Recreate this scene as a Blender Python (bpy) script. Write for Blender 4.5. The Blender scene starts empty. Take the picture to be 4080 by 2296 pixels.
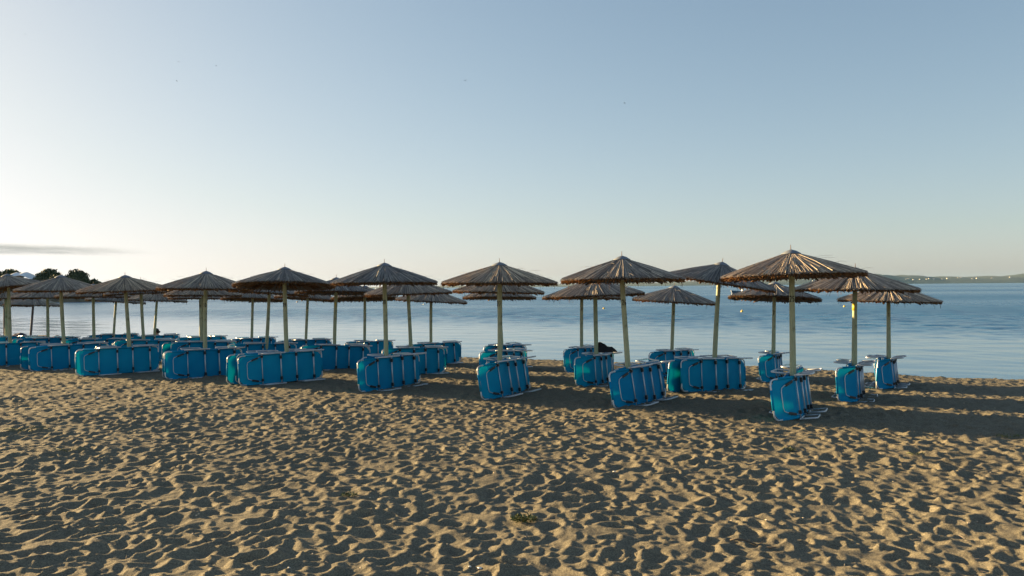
import bpy, math, random
import numpy as np
from mathutils import Matrix, Vector, Euler

R = math.radians
scene = bpy.context.scene
COL = scene.collection

# ------------------------------------------------------------------ camera
HC = 2.42                                   # eye height above the water
cam_d = bpy.data.cameras.new('camera')
cam_d.sensor_width = 36.0
cam_d.lens = 36.0 * 3100.0 / 4080.0
cam_d.clip_start = 0.1
cam_d.clip_end = 60000.0
cam = bpy.data.objects.new('camera', cam_d)
COL.objects.link(cam)
_p, _r = 4.5 / 3100.0, 0.0084
_fwd = Vector((0, math.cos(_p), -math.sin(_p)))
_rt = Vector((1, 0, 0))
_up = _rt.cross(_fwd)
_RR = _rt * math.cos(_r) - _up * math.sin(_r)
_UU = _rt * math.sin(_r) + _up * math.cos(_r)
_m = Matrix((_RR, _UU, -_fwd)).transposed().to_4x4()
_m.translation = (0, 0, HC)
cam.matrix_world = _m
scene.camera = cam

# ------------------------------------------------------------------ sky and sun
ROW = R(28.0)                                # the rows run 28 degrees off the picture plane
SU, CU = math.sin(ROW), math.cos(ROW)        # u = along the rows to the right, v = towards the sea
SUN_EL = R(9.0)
SUN_AZ = R(-62.5)                            # from +Y, negative = to the left
world = bpy.data.worlds.new('World')
scene.world = world
world.use_nodes = True
wn, wl = world.node_tree.nodes, world.node_tree.links
wn.clear()
w_out = wn.new('ShaderNodeOutputWorld')
w_bg = wn.new('ShaderNodeBackground')
w_sky = wn.new('ShaderNodeTexSky')
w_sky.sky_type = 'NISHITA'
w_sky.sun_disc = False
w_sky.sun_elevation = SUN_EL
w_sky.sun_rotation = SUN_AZ
w_sky.altitude = 0.0
w_sky.air_density = 0.75
w_sky.dust_density = 1.1
w_sky.ozone_density = 0.6
w_bg.inputs['Strength'].default_value = 0.079
# multiple scattering that the sky model leaves out: pale light where the sky runs yellow
w_sep = wn.new('ShaderNodeSeparateColor'); wl.new(w_sky.outputs['Color'], w_sep.inputs['Color'])
w_sub = wn.new('ShaderNodeMath'); w_sub.operation = 'SUBTRACT'
wl.new(w_sep.outputs['Red'], w_sub.inputs[0]); wl.new(w_sep.outputs['Blue'], w_sub.inputs[1])
w_pos = wn.new('ShaderNodeMath'); w_pos.operation = 'MAXIMUM'; w_pos.inputs[1].default_value = 0.0
wl.new(w_sub.outputs['Value'], w_pos.inputs[0])
w_b = wn.new('ShaderNodeMath'); w_b.operation = 'MULTIPLY_ADD'; w_b.inputs[1].default_value = 0.30
wl.new(w_pos.outputs['Value'], w_b.inputs[0]); wl.new(w_sep.outputs['Blue'], w_b.inputs[2])
w_com = wn.new('ShaderNodeCombineColor')
w_r = wn.new('ShaderNodeMath'); w_r.operation = 'MULTIPLY_ADD'; w_r.inputs[1].default_value = 0.20
wl.new(w_pos.outputs['Value'], w_r.inputs[0]); wl.new(w_sep.outputs['Red'], w_r.inputs[2])
wl.new(w_r.outputs['Value'], w_com.inputs['Red']); wl.new(w_sep.outputs['Green'], w_com.inputs['Green']); wl.new(w_b.outputs['Value'], w_com.inputs['Blue'])
# soft shoulder, the same for the whole dome: c / (1 + c / 4.5)
w_den = wn.new('ShaderNodeVectorMath'); w_den.operation = 'MULTIPLY_ADD'
w_den.inputs[1].default_value = (1 / 4.5, 1 / 4.5, 1 / 4.5); w_den.inputs[2].default_value = (1.06, .96, .895)
wl.new(w_com.outputs['Color'], w_den.inputs[0])
w_div = wn.new('ShaderNodeVectorMath'); w_div.operation = 'DIVIDE'
wl.new(w_com.outputs['Color'], w_div.inputs[0]); wl.new(w_den.outputs['Vector'], w_div.inputs[1])
wl.new(w_div.outputs['Vector'], w_bg.inputs['Color'])
wl.new(w_bg.outputs['Background'], w_out.inputs['Surface'])

sun_d = bpy.data.lights.new('sun', 'SUN')
sun_d.energy = 5.0
sun_d.angle = R(0.53)
sun_d.color = (1.0, 0.705, 0.345)
sun = bpy.data.objects.new('sun', sun_d)
COL.objects.link(sun)
_sd = Vector((math.sin(SUN_AZ) * math.cos(SUN_EL), math.cos(SUN_AZ) * math.cos(SUN_EL), math.sin(SUN_EL)))
sun.rotation_euler = _sd.to_track_quat('Z', 'Y').to_euler()
sun.location = _sd * 60

scene.view_settings.view_transform = 'Standard'
scene.view_settings.look = 'None'
scene.view_settings.gamma = 1.0
scene.view_settings.exposure = 2.0
scene.view_settings.use_curve_mapping = False
scene.cycles.max_bounces = 6
scene.cycles.volume_bounces = 1
scene.cycles.use_denoising = True

# ------------------------------------------------------------------ helpers
def material(name):
    m = bpy.data.materials.new(name)
    m.use_nodes = True
    nt = m.node_tree
    b = nt.nodes.get('Principled BSDF')
    return m, nt.nodes, nt.links, b

def noise(n, l, scale, detail=4.0, rough=0.55, coord=None, dist=0.0):
    t = n.new('ShaderNodeTexNoise')
    t.inputs['Scale'].default_value = scale
    t.inputs['Detail'].default_value = detail
    t.inputs['Roughness'].default_value = rough
    t.inputs['Distortion'].default_value = dist
    if coord is not None:
        l.new(coord, t.inputs['Vector'])
    return t

def ramp(n, l, src, stops):
    r = n.new('ShaderNodeValToRGB')
    while len(r.color_ramp.elements) < len(stops):
        r.color_ramp.elements.new(0.5)
    for e, (p, c) in zip(r.color_ramp.elements, stops):
        e.position = p
        e.color = (c[0], c[1], c[2], 1.0)
    l.new(src, r.inputs['Fac'])
    return r

def simple_mat(name, c0, c1, scale=20.0, rough=0.7, metallic=0.0, bump=0.0, coord='Object'):
    m, n, l, b = material(name)
    tc = n.new('ShaderNodeTexCoord')
    t = noise(n, l, scale, coord=tc.outputs[coord])
    r = ramp(n, l, t.outputs['Fac'], [(0.3, c0), (0.7, c1)])
    l.new(r.outputs['Color'], b.inputs['Base Color'])
    b.inputs['Roughness'].default_value = rough
    b.inputs['Metallic'].default_value = metallic
    if bump:
        bp = n.new('ShaderNodeBump')
        bp.inputs['Strength'].default_value = bump
        bp.inputs['Distance'].default_value = 0.01
        l.new(t.outputs['Fac'], bp.inputs['Height'])
        l.new(bp.outputs['Normal'], b.inputs['Normal'])
    return m

class MB:
    """collects pieces of one mesh"""
    def __init__(self):
        self.v, self.f, self.c = [], [], []
        self.tint = None
    def add(self, verts, faces, tint=None):
        o = len(self.v)
        self.v.extend(verts)
        self.f.extend([tuple(i + o for i in f) for f in faces])
        if tint is not None:
            self.c.extend([tint] * len(verts))
    def box(self, c, s, rot=None, tint=None):
        sx, sy, sz = s[0] / 2, s[1] / 2, s[2] / 2
        vs = [Vector((x * sx, y * sy, z * sz)) for x in (-1, 1) for y in (-1, 1) for z in (-1, 1)]
        if rot is not None:
            vs = [rot @ v for v in vs]
        vs = [tuple(v + Vector(c)) for v in vs]
        self.add(vs, [(0, 1, 3, 2), (4, 6, 7, 5), (0, 4, 5, 1), (2, 3, 7, 6), (0, 2, 6, 4), (1, 5, 7, 3)], tint)
    def tube(self, pts, rad, sides=8, closed=False, flat=(1.0, 1.0), up=Vector((0, 0, 1)), cap=True, tint=None):
        pts = [Vector(p) for p in pts]
        n = len(pts)
        rads = rad if isinstance(rad, (list, tuple)) else [rad] * n
        vs, fs = [], []
        for i, p in enumerate(pts):
            a = pts[i - 1] if (i > 0 or closed) else p
            b = pts[(i + 1) % n] if (i < n - 1 or closed) else p
            t = (b - a)
            t = t.normalized() if t.length > 1e-9 else Vector((0, 0, 1))
            s = t.cross(up)
            if s.length < 1e-3:
                s = t.cross(Vector((1, 0, 0)))
            s.normalize()
            w = s.cross(t).normalized()
            for k in range(sides):
                an = 2 * math.pi * k / sides
                vs.append(tuple(p + s * (math.cos(an) * rads[i] * flat[0]) + w * (math.sin(an) * rads[i] * flat[1])))
        rings = n if closed else n - 1
        for i in range(rings):
            j = (i + 1) % n
            for k in range(sides):
                k2 = (k + 1) % sides
                fs.append((i * sides + k, i * sides + k2, j * sides + k2, j * sides + k))
        if cap and not closed:
            fs.append(tuple(range(sides))[::-1])
            fs.append(tuple((n - 1) * sides + k for k in range(sides)))
        self.add(vs, fs, tint)
    def mesh(self, name, smooth=True):
        me = bpy.data.meshes.new(name)
        me.from_pydata(self.v, [], self.f)
        if self.c:
            at = me.color_attributes.new('tint', 'FLOAT_COLOR', 'POINT')
            arr = np.ones((len(self.v), 4), dtype=np.float32)
            arr[:, :3] = np.array(self.c, dtype=np.float32)
            at.data.foreach_set('color', arr.ravel())
        if smooth:
            me.polygons.foreach_set('use_smooth', [True] * len(me.polygons))
        me.update()
        return me

def link(name, data, parent=None, mat=None):
    o = bpy.data.objects.new(name, data)
    COL.objects.link(o)
    if parent is not None:
        o.parent = parent
    if mat is not None and data is not None and not data.materials:
        data.materials.append(mat)
    return o

def tag(o, label=None, cat=None, group=None, kind=None):
    if label: o['label'] = label
    if cat: o['category'] = cat
    if group: o['group'] = group
    if kind: o['kind'] = kind
    return o

def uv_to_xy(u, v):
    return u * CU + v * SU, -u * SU + v * CU

def beach_level(v, u=0.0):
    z = np.interp(v, [-400, -40, 8, 12.6, 15.6, 19.5, 21.6, 23.0, 26, 40, 90], [1.6, .75, .47, .42, .33, .095, .065, 0.0, -.30, -1.3, -4])
    # the sand falls away a little towards the left
    return z - .0075 * np.clip(-np.asarray(u) - 12, 0, 18) * np.interp(v, [-40, 0, 15.6, 19.5, 22], [0, 1, 1, .55, 0])

def level_at(x, y):
    return float(beach_level(x * SU + y * CU, x * CU - y * SU))

# ------------------------------------------------------------------ materials
def make_sand_mat():
    m, n, l, b = material('sand')
    tc = n.new('ShaderNodeTexCoord')
    big = noise(n, l, 0.5, 3, coord=tc.outputs['Object'])
    grain = noise(n, l, 95.0, 4, 0.75, coord=tc.outputs['Object'])
    mid = noise(n, l, 14.0, 5, 0.6, coord=tc.outputs['Object'])
    r1 = ramp(n, l, grain.outputs['Fac'], [(0.30, (.074, .068, .054)), (0.5, (.175, .160, .122)), (0.72, (.39, .35, .26))])
    r2 = ramp(n, l, mid.outputs['Fac'], [(0.3, (.80, .80, .82)), (0.7, (1.12, 1.08, 1.0))])
    mx = n.new('ShaderNodeMix'); mx.data_type = 'RGBA'; mx.blend_type = 'MULTIPLY'
    mx.inputs['Factor'].default_value = 0.8
    l.new(r1.outputs['Color'], mx.inputs['A']); l.new(r2.outputs['Color'], mx.inputs['B'])
    r3 = ramp(n, l, big.outputs['Fac'], [(0.35, (.9, .9, .9)), (0.65, (1.06, 1.05, 1.02))])
    mx2 = n.new('ShaderNodeMix'); mx2.data_type = 'RGBA'; mx2.blend_type = 'MULTIPLY'
    mx2.inputs['Factor'].default_value = 1.0
    l.new(mx.outputs['Result'], mx2.inputs['A']); l.new(r3.outputs['Color'], mx2.inputs['B'])
    geo = n.new('ShaderNodeNewGeometry'); sz = n.new('ShaderNodeSeparateXYZ')
    l.new(geo.outputs['Position'], sz.inputs['Vector'])
    wz = n.new('ShaderNodeMath'); wz.operation = 'MULTIPLY_ADD'; wz.inputs[1].default_value = -.05
    l.new(big.outputs['Fac'], wz.inputs[0]); l.new(sz.outputs['Z'], wz.inputs[2])
    wet = ramp(n, l, wz.outputs['Value'], [(0.0, (.50, .50, .52)), (0.022, (.62, .62, .63)), (0.05, (1, 1, 1))])   # wet strip at the waterline
    mx4 = n.new('ShaderNodeMix'); mx4.data_type = 'RGBA'; mx4.blend_type = 'MULTIPLY'; mx4.inputs['Factor'].default_value = 1.0
    l.new(mx2.outputs['Result'], mx4.inputs['A']); l.new(wet.outputs['Color'], mx4.inputs['B'])
    l.new(mx4.outputs['Result'], b.inputs['Base Color'])
    b.inputs['Roughness'].default_value = 0.92
    b.inputs['Specular IOR Level'].default_value = 0.15
    ad = n.new('ShaderNodeMath'); ad.operation = 'MULTIPLY_ADD'
    l.new(mid.outputs['Fac'], ad.inputs[0]); ad.inputs[1].default_value = 2.2
    l.new(grain.outputs['Fac'], ad.inputs[2])
    bp = n.new('ShaderNodeBump')
    bp.inputs['Strength'].default_value = 0.8
    bp.inputs['Distance'].default_value = 0.008
    l.new(ad.outputs['Value'], bp.inputs['Height'])
    l.new(bp.outputs['Normal'], b.inputs['Normal'])
    return m

def make_water_mat():
    m, n, l, b = material('sea_water')
    b.inputs['Base Color'].default_value = (.016, .115, .24, 1)
    b.inputs['Roughness'].default_value = 0.06
    b.inputs['IOR'].default_value = 1.333
    tc = n.new('ShaderNodeTexCoord')
    rot = n.new('ShaderNodeMapping')           # x = along the shore, y = away from it
    rot.inputs['Rotation'].default_value = (0, 0, ROW)
    l.new(tc.outputs['Object'], rot.inputs['Vector'])
    sep = n.new('ShaderNodeSeparateXYZ')
    l.new(rot.outputs['Vector'], sep.inputs['Vector'])
    # calm strip along the shore, ruffled further out
    edge = noise(n, l, 0.05, 3, coord=tc.outputs['Object'])
    ea = n.new('ShaderNodeMath'); ea.operation = 'MULTIPLY_ADD'
    l.new(edge.outputs['Fac'], ea.inputs[0]); ea.inputs[1].default_value = 14.0
    l.new(sep.outputs['Y'], ea.inputs[2])
    ruff = n.new('ShaderNodeMapRange'); ruff.interpolation_type = 'SMOOTHSTEP'
    l.new(ea.outputs['Value'], ruff.inputs['Value'])
    ruff.inputs['From Min'].default_value = 40.0
    ruff.inputs['From Max'].default_value = 66.0
    # streaks of calmer water far out
    mp = n.new('ShaderNodeMapping')
    mp.inputs['Scale'].default_value = (.0016, .011, 1)
    l.new(tc.outputs['Object'], mp.inputs['Vector'])
    st = noise(n, l, 1.0, 4, 0.6, coord=mp.outputs['Vector'])
    str_ = n.new('ShaderNodeMapRange')
    l.new(st.outputs['Fac'], str_.inputs['Value'])
    str_.inputs['From Min'].default_value = .38; str_.inputs['From Max'].default_value = .60
    str_.inputs['To Min'].default_value = .35; str_.inputs['To Max'].default_value = 1.0
    amp = n.new('ShaderNodeMath'); amp.operation = 'MULTIPLY'
    l.new(ruff.outputs['Result'], amp.inputs[0]); l.new(str_.outputs['Result'], amp.inputs[1])
    # wavelets
    mw = n.new('ShaderNodeMapping'); mw.inputs['Scale'].default_value = (.8, 1.5, 1)
    l.new(rot.outputs['Vector'], mw.inputs['Vector'])
    w1 = noise(n, l, 1.5, 5, 0.62, coord=mw.outputs['Vector'], dist=0.4)
    # slow low ripples in the calm strip
    mc = n.new('ShaderNodeMapping'); mc.inputs['Scale'].default_value = (.10, 1.1, 1)
    l.new(rot.outputs['Vector'], mc.inputs['Vector'])
    w2 = noise(n, l, 1.0, 3, 0.5, coord=mc.outputs['Vector'], dist=0.3)
    ml = n.new('ShaderNodeMapping'); ml.inputs['Scale'].default_value = (.30, .42, 1)
    l.new(rot.outputs['Vector'], ml.inputs['Vector'])
    w3 = noise(n, l, 1.0, 3, 0.6, coord=ml.outputs['Vector'], dist=0.8)
    w13 = n.new('ShaderNodeMath'); w13.operation = 'MULTIPLY_ADD'; w13.inputs[1].default_value = 0.6
    l.new(w3.outputs['Fac'], w13.inputs[0]); l.new(w1.outputs['Fac'], w13.inputs[2])
    s1 = n.new('ShaderNodeMath'); s1.operation = 'MULTIPLY'
    l.new(w13.outputs['Value'], s1.inputs[0]); l.new(amp.outputs['Value'], s1.inputs[1])
    s2 = n.new('ShaderNodeMath'); s2.operation = 'MULTIPLY_ADD'
    l.new(w2.outputs['Fac'], s2.inputs[0]); s2.inputs[1].default_value = 0.10
    l.new(s1.outputs['Value'], s2.inputs[2])
    bp = n.new('ShaderNodeBump')
    bp.inputs['Strength'].default_value = 1.0
    bp.inputs['Distance'].default_value = 0.06
    l.new(s2.outputs['Value'], bp.inputs['Height'])
    l.new(bp.outputs['Normal'], b.inputs['Normal'])
    ro = n.new('ShaderNodeMapRange')
    l.new(amp.outputs['Value'], ro.inputs['Value'])
    ro.inputs['To Min'].default_value = .11; ro.inputs['To Max'].default_value = .33
    l.new(ro.outputs['Result'], b.inputs['Roughness'])
    return m

def make_reed_mat(name, dark, mid, light):
    m, n, l, b = material(name)
    at = n.new('ShaderNodeAttribute'); at.attribute_name = 'tint'
    sp = n.new('ShaderNodeSeparateColor')
    l.new(at.outputs['Color'], sp.inputs['Color'])
    r = ramp(n, l, sp.outputs['Red'], [(0.0, dark), (0.55, mid), (1.0, light)])
    tc = n.new('ShaderNodeTexCoord')
    t = noise(n, l, 30.0, 3, coord=tc.outputs['Object'])
    r2 = ramp(n, l, t.outputs['Fac'], [(0.3, (.75, .75, .75)), (0.7, (1.15, 1.15, 1.15))])
    mx = n.new('ShaderNodeMix'); mx.data_type = 'RGBA'; mx.blend_type = 'MULTIPLY'
    mx.inputs['Factor'].default_value = 1.0
    l.new(r.outputs['Color'], mx.inputs['A']); l.new(r2.outputs['Color'], mx.inputs['B'])
    oi = n.new('ShaderNodeObjectInfo')
    r3 = ramp(n, l, oi.outputs['Random'], [(0.0, (.80, .84, .90)), (0.5, (1.0, .97, .94)), (1.0, (1.16, 1.04, .90))])
    mx3 = n.new('ShaderNodeMix'); mx3.data_type = 'RGBA'; mx3.blend_type = 'MULTIPLY'
    mx3.inputs['Factor'].default_value = 1.0
    l.new(mx.outputs['Result'], mx3.inputs['A']); l.new(r3.outputs['Color'], mx3.inputs['B'])
    l.new(mx3.outputs['Result'], b.inputs['Base Color'])
    b.inputs['Specular IOR Level'].default_value = 0.15
    b.inputs['Roughness'].default_value = 0.9
    return m

def make_fabric_mat():
    m, n, l, b = material('turquoise_mesh_fabric')
    tc = n.new('ShaderNodeTexCoord')
    t = noise(n, l, 3.0, 4, coord=tc.outputs['Object'])
    r = ramp(n, l, t.outputs['Fac'], [(0.3, (.003, .30, .62)), (0.7, (.005, .37, .70))])
    oi = n.new('ShaderNodeObjectInfo')
    r3 = ramp(n, l, oi.outputs['Random'], [(0.0, (.80, .80, .86)), (0.5, (1.0, 1.0, 1.0)), (1.0, (1.5, 1.18, 1.04))])
    mx3 = n.new('ShaderNodeMix'); mx3.data_type = 'RGBA'; mx3.blend_type = 'MULTIPLY'
    mx3.inputs['Factor'].default_value = 1.0
    l.new(r.outputs['Color'], mx3.inputs['A']); l.new(r3.outputs['Color'], mx3.inputs['B'])
    l.new(mx3.outputs['Result'], b.inputs['Base Color'])
    b.inputs['Roughness'].default_value = 0.55
    b.inputs['Specular IOR Level'].default_value = 0.10
    wv = noise(n, l, 420.0, 1, coord=tc.outputs['Object'])
    bp = n.new('ShaderNodeBump'); bp.inputs['Strength'].default_value = .2; bp.inputs['Distance'].default_value = .002
    l.new(wv.outputs['Fac'], bp.inputs['Height']); l.new(bp.outputs['Normal'], b.inputs['Normal'])
    tr = n.new('ShaderNodeBsdfTranslucent')
    tr.inputs['Color'].default_value = (.0, .10, .12, 1)
    mx = n.new('ShaderNodeMixShader')
    mx.inputs['Fac'].default_value = 0.30
    l.new(b.outputs['BSDF'], mx.inputs[1]); l.new(tr.outputs['BSDF'], mx.inputs[2])
    l.new(mx.outputs['Shader'], n['Material Output'].inputs['Surface'])
    return m

def make_leaf_mat(name, c0, c1):
    m, n, l, b = material(name)
    oi = n.new('ShaderNodeNewGeometry')
    r = ramp(n, l, oi.outputs['Random Per Island'], [(0.0, c0), (1.0, c1)])
    l.new(r.outputs['Color'], b.inputs['Base Color'])
    b.inputs['Roughness'].default_value = 0.6
    return m

M = {}
M['sand'] = make_sand_mat()
M['water'] = make_water_mat()
M['reed'] = make_reed_mat('weathered_reed', (.105, .095, .088), (.355, .318, .290), (.80, .70, .54))
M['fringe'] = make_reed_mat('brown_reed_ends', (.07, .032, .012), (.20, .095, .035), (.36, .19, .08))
M['fabric'] = make_fabric_mat()
def make_pole_mat():
    m, n, l, b = material('pale_green_painted_wood')
    tc = n.new('ShaderNodeTexCoord')
    mp = n.new('ShaderNodeMapping'); mp.inputs['Scale'].default_value = (1, 1, .12)
    l.new(tc.outputs['Object'], mp.inputs['Vector'])
    t = noise(n, l, 60.0, 5, .65, coord=mp.outputs['Vector'])
    k = noise(n, l, 5.0, 4, .6, coord=tc.outputs['Object'])
    r = ramp(n, l, t.outputs['Fac'], [(0.3, (.33, .345, .215)), (0.7, (.50, .52, .335))])
    r2 = ramp(n, l, k.outputs['Fac'], [(0.28, (.42, .40, .36)), (0.42, (.95, .95, .95)), (0.7, (1.06, 1.05, 1.0))])
    mx = n.new('ShaderNodeMix'); mx.data_type = 'RGBA'; mx.blend_type = 'MULTIPLY'; mx.inputs['Factor'].default_value = 1.0
    l.new(r.outputs['Color'], mx.inputs['A']); l.new(r2.outputs['Color'], mx.inputs['B'])
    l.new(mx.outputs['Result'], b.inputs['Base Color'])
    b.inputs['Roughness'].default_value = .7
    bp = n.new('ShaderNodeBump'); bp.inputs['Strength'].default_value = .5; bp.inputs['Distance'].default_value = .006
    l.new(t.outputs['Fac'], bp.inputs['Height']); l.new(bp.outputs['Normal'], b.inputs['Normal'])
    return m
M['pole'] = make_pole_mat()
M['grey_pole'] = simple_mat('grey_weathered_wood', (.10, .09, .10), (.17, .15, .16), 9.0, 0.8, bump=.3)
M['alu'] = simple_mat('aluminium_tube', (.52, .54, .57), (.64, .66, .69), 14.0, 0.38, 0.45)
M['black'] = simple_mat('black_plastic', (.010, .010, .012), (.022, .022, .024), 30.0, 0.45)
M['cap'] = simple_mat('galvanised_cap', (.13, .15, .185), (.19, .215, .25), 12.0, 0.6, 0.1)
M['frame'] = simple_mat('brown_wood', (.10, .055, .03), (.17, .10, .055), 12.0, 0.8)
M['paint'] = simple_mat('black_brush_paint', (.02, .012, .01), (.045, .025, .018), 60.0, 0.6)
M['yellow'] = simple_mat('tape_sunlight_patch', (.62, .46, .03), (.75, .58, .06), 30.0, 0.5)  # tape colour, also used for the painted sunlight on a pole

# ------------------------------------------------------------------ the beach
def sand_heights(rng):
    """trodden sand as a height raster: overlapping foot hollows with sharp crests between them"""
    x0, x1, y0, y1, cs = -34.0, 20.0, 2.0, 42.0, 0.02
    nx, ny = int((x1 - x0) / cs), int((y1 - y0) / cs)
    # broad undulation + small lumps by filtered noise
    def fnoise(scale_m, amp, sub):
        sy, sx = ny // sub + 4, nx // sub + 4
        a = rng.standard_normal((sy, sx)).astype(np.float32)
        k = max(1.0, scale_m / (cs * sub))
        fy = np.fft.fftfreq(sy)[:, None]; fx = np.fft.rfftfreq(sx)[None, :]
        g = np.exp(-2 * (math.pi * k * 0.5) ** 2 * (fy ** 2 + fx ** 2))
        a = np.fft.irfft2(np.fft.rfft2(a) * g, s=(sy, sx)).astype(np.float32)
        a *= amp / a.std()
        if sub > 1:
            iy = np.arange(ny) / sub; ix = np.arange(nx) / sub
            y_ = iy.astype(int); x_ = ix.astype(int)
            ty = (iy - y_)[:, None].astype(np.float32); tx = (ix - x_)[None, :].astype(np.float32)
            r0 = a[y_][:, x_] * (1 - tx) + a[y_][:, x_ + 1] * tx
            r1 = a[y_ + 1][:, x_] * (1 - tx) + a[y_ + 1][:, x_ + 1] * tx
            a = r0 * (1 - ty) + r1 * ty
        return a[:ny, :nx]
    broad = fnoise(1.0, 0.014, 8)
    H = broad + fnoise(0.21, 0.010, 4)
    area = (x1 - x0) * (y1 - y0)
    N = int(area * 66)
    px = rng.uniform(0, nx, N); py = rng.uniform(0, ny, N)
    big = rng.uniform(0, 1, N)
    la = np.where(big < .22, rng.uniform(.115, .175, N), rng.uniform(.058, .115, N))
    lb = la * rng.uniform(.5, .85, N)
    dep = la * rng.uniform(.24, .44, N)
    ang = rng.normal(0.35, 0.8, N) + R(-28) + np.where(rng.random(N) < .35, 1.57, 0)
    skx = rng.normal(0, .10, N); sky_ = rng.normal(0, .10, N)
    for i in range(N):
        h = int(la[i] * 1.35 / cs) + 1
        cx, cy = int(px[i]), int(py[i])
        xa, xb, ya, yb = max(0, cx - h), min(nx, cx + h + 1), max(0, cy - h), min(ny, cy + h + 1)
        if xb - xa < 3 or yb - ya < 3:
            continue
        gx = (np.arange(xa, xb, dtype=np.float32) - cx) * cs
        gy = ((np.arange(ya, yb, dtype=np.float32) - cy) * cs)[:, None]
        ca, sa = math.cos(ang[i]), math.sin(ang[i])
        ex = (gx * ca + gy * sa) / la[i]; ey = (gy * ca - gx * sa) / lb[i]
        q = ex * ex + ey * ey
        base = float(broad[cy if cy < ny else ny - 1, cx if cx < nx else nx - 1])
        bowl = base + dep[i] * (q - 0.62) + skx[i] * gx + sky_[i] * gy
        sub = H[ya:yb, xa:xb]
        # hollow where the foot sank, a soft heap just outside it
        rim = dep[i] * 0.38 * np.exp(-((np.sqrt(q) - 1.12) / .22) ** 2)
        m = q < 1.0
        sub[...] = np.where(m, np.minimum(sub * .35 + bowl * .65, bowl + .004), sub + rim * .55)
    H += fnoise(0.09, 0.0036, 2) + fnoise(0.035, 0.0013, 1)
    H = np.clip(H, -.11, .12)
    # one light smoothing pass keeps the crests
    K = H.copy()
    K[1:-1, 1:-1] = (H[1:-1, 1:-1] * 8 + H[:-2, 1:-1] + H[2:, 1:-1] + H[1:-1, :-2] + H[1:-1, 2:]) / 12
    return K, x0, y0, cs

def build_beach():
    rng = np.random.default_rng(11)
    Hs, hx0, hy0, cs = sand_heights(rng)
    ny, nx = Hs.shape
    def relief(x, y):
        fx = (x - hx0) / cs; fy = (y - hy0) / cs
        ok = (fx > 1) & (fx < nx - 2) & (fy > 1) & (fy < ny - 2)
        fx = np.clip(fx, 1, nx - 2.01); fy = np.clip(fy, 1, ny - 2.01)
        ix = fx.astype(int); iy = fy.astype(int); tx = fx - ix; ty = fy - iy
        h = (Hs[iy, ix] * (1 - tx) + Hs[iy, ix + 1] * tx) * (1 - ty) + (Hs[iy + 1, ix] * (1 - tx) + Hs[iy + 1, ix + 1] * tx) * ty
        return np.where(ok, h, 0)
    dense = np.radians(np.linspace(-47, 43, 840))
    left = np.radians(np.linspace(-180, -48, 60))
    right = np.radians(np.linspace(44, 180, 60))
    ang = np.concatenate([left, dense, right])
    rad = [0.3, .8, 1.4, 2.0, 2.6, 3.1]
    r = 3.4
    while r < 46:
        rad.append(r)
        r += max(0.011, (0.0026 if r < 13 else 0.0040) * r)
    while r < 900:
        rad.append(r); r *= 1.09
    rad.append(3000.0)
    rad = np.array(rad)
    A, Rr = np.meshgrid(ang, rad)
    X = Rr * np.sin(A); Y = Rr * np.cos(A)
    U = X * CU - Y * SU; Vv = X * SU + Y * CU
    wob = 0.35 * np.sin(U * .31) + .22 * np.sin(U * .83 + 1.7) + .12 * np.sin(U * 2.1 + .4)
    Z = beach_level(Vv + wob * np.clip((Vv - 20) / 3, 0, 1), U)
    fade = np.clip((26 - Vv) / 3.5, 0, 1)
    Z = Z + relief(X, Y) * fade * np.clip((24.0 - Vv) / 1.2 * .5 + .5, .2, 1)
    # a low berm of heaped sand just before the water
    Z = Z + .05 * np.exp(-((Vv + wob - 22.2) / .6) ** 2)
    nr, na = X.shape
    co = np.stack([X, Y, Z], -1).reshape(-1, 3).astype(np.float32)
    idx = np.arange(nr * na).reshape(nr, na)
    q = np.stack([idx[:-1, :-1], idx[1:, :-1], idx[1:, 1:], idx[:-1, 1:]], -1).reshape(-1, 4)
    q = q[:, ::-1]
    me = bpy.data.meshes.new('sand_beach')
    me.vertices.add(len(co)); me.vertices.foreach_set('co', co.ravel())
    me.loops.add(q.size); me.loops.foreach_set('vertex_index', q.ravel().astype(np.int32))
    me.polygons.add(len(q))
    me.polygons.foreach_set('loop_start', np.arange(0, q.size, 4, dtype=np.int32))
    me.polygons.foreach_set('loop_total', np.full(len(q), 4, dtype=np.int32))
    me.polygons.foreach_set('use_smooth', np.ones(len(q), dtype=bool))
    me.update(calc_edges=True)
    tag(link('sand_beach', me, mat=M['sand']), 'trodden golden sand beach full of footprints', kind='structure')
    def ground(x, y):
        u = x * CU - y * SU; v = x * SU + y * CU
        return float(beach_level(v, u)) + float(relief(np.array([x]), np.array([y]))[0])
    return ground

GROUND = build_beach()

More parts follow.
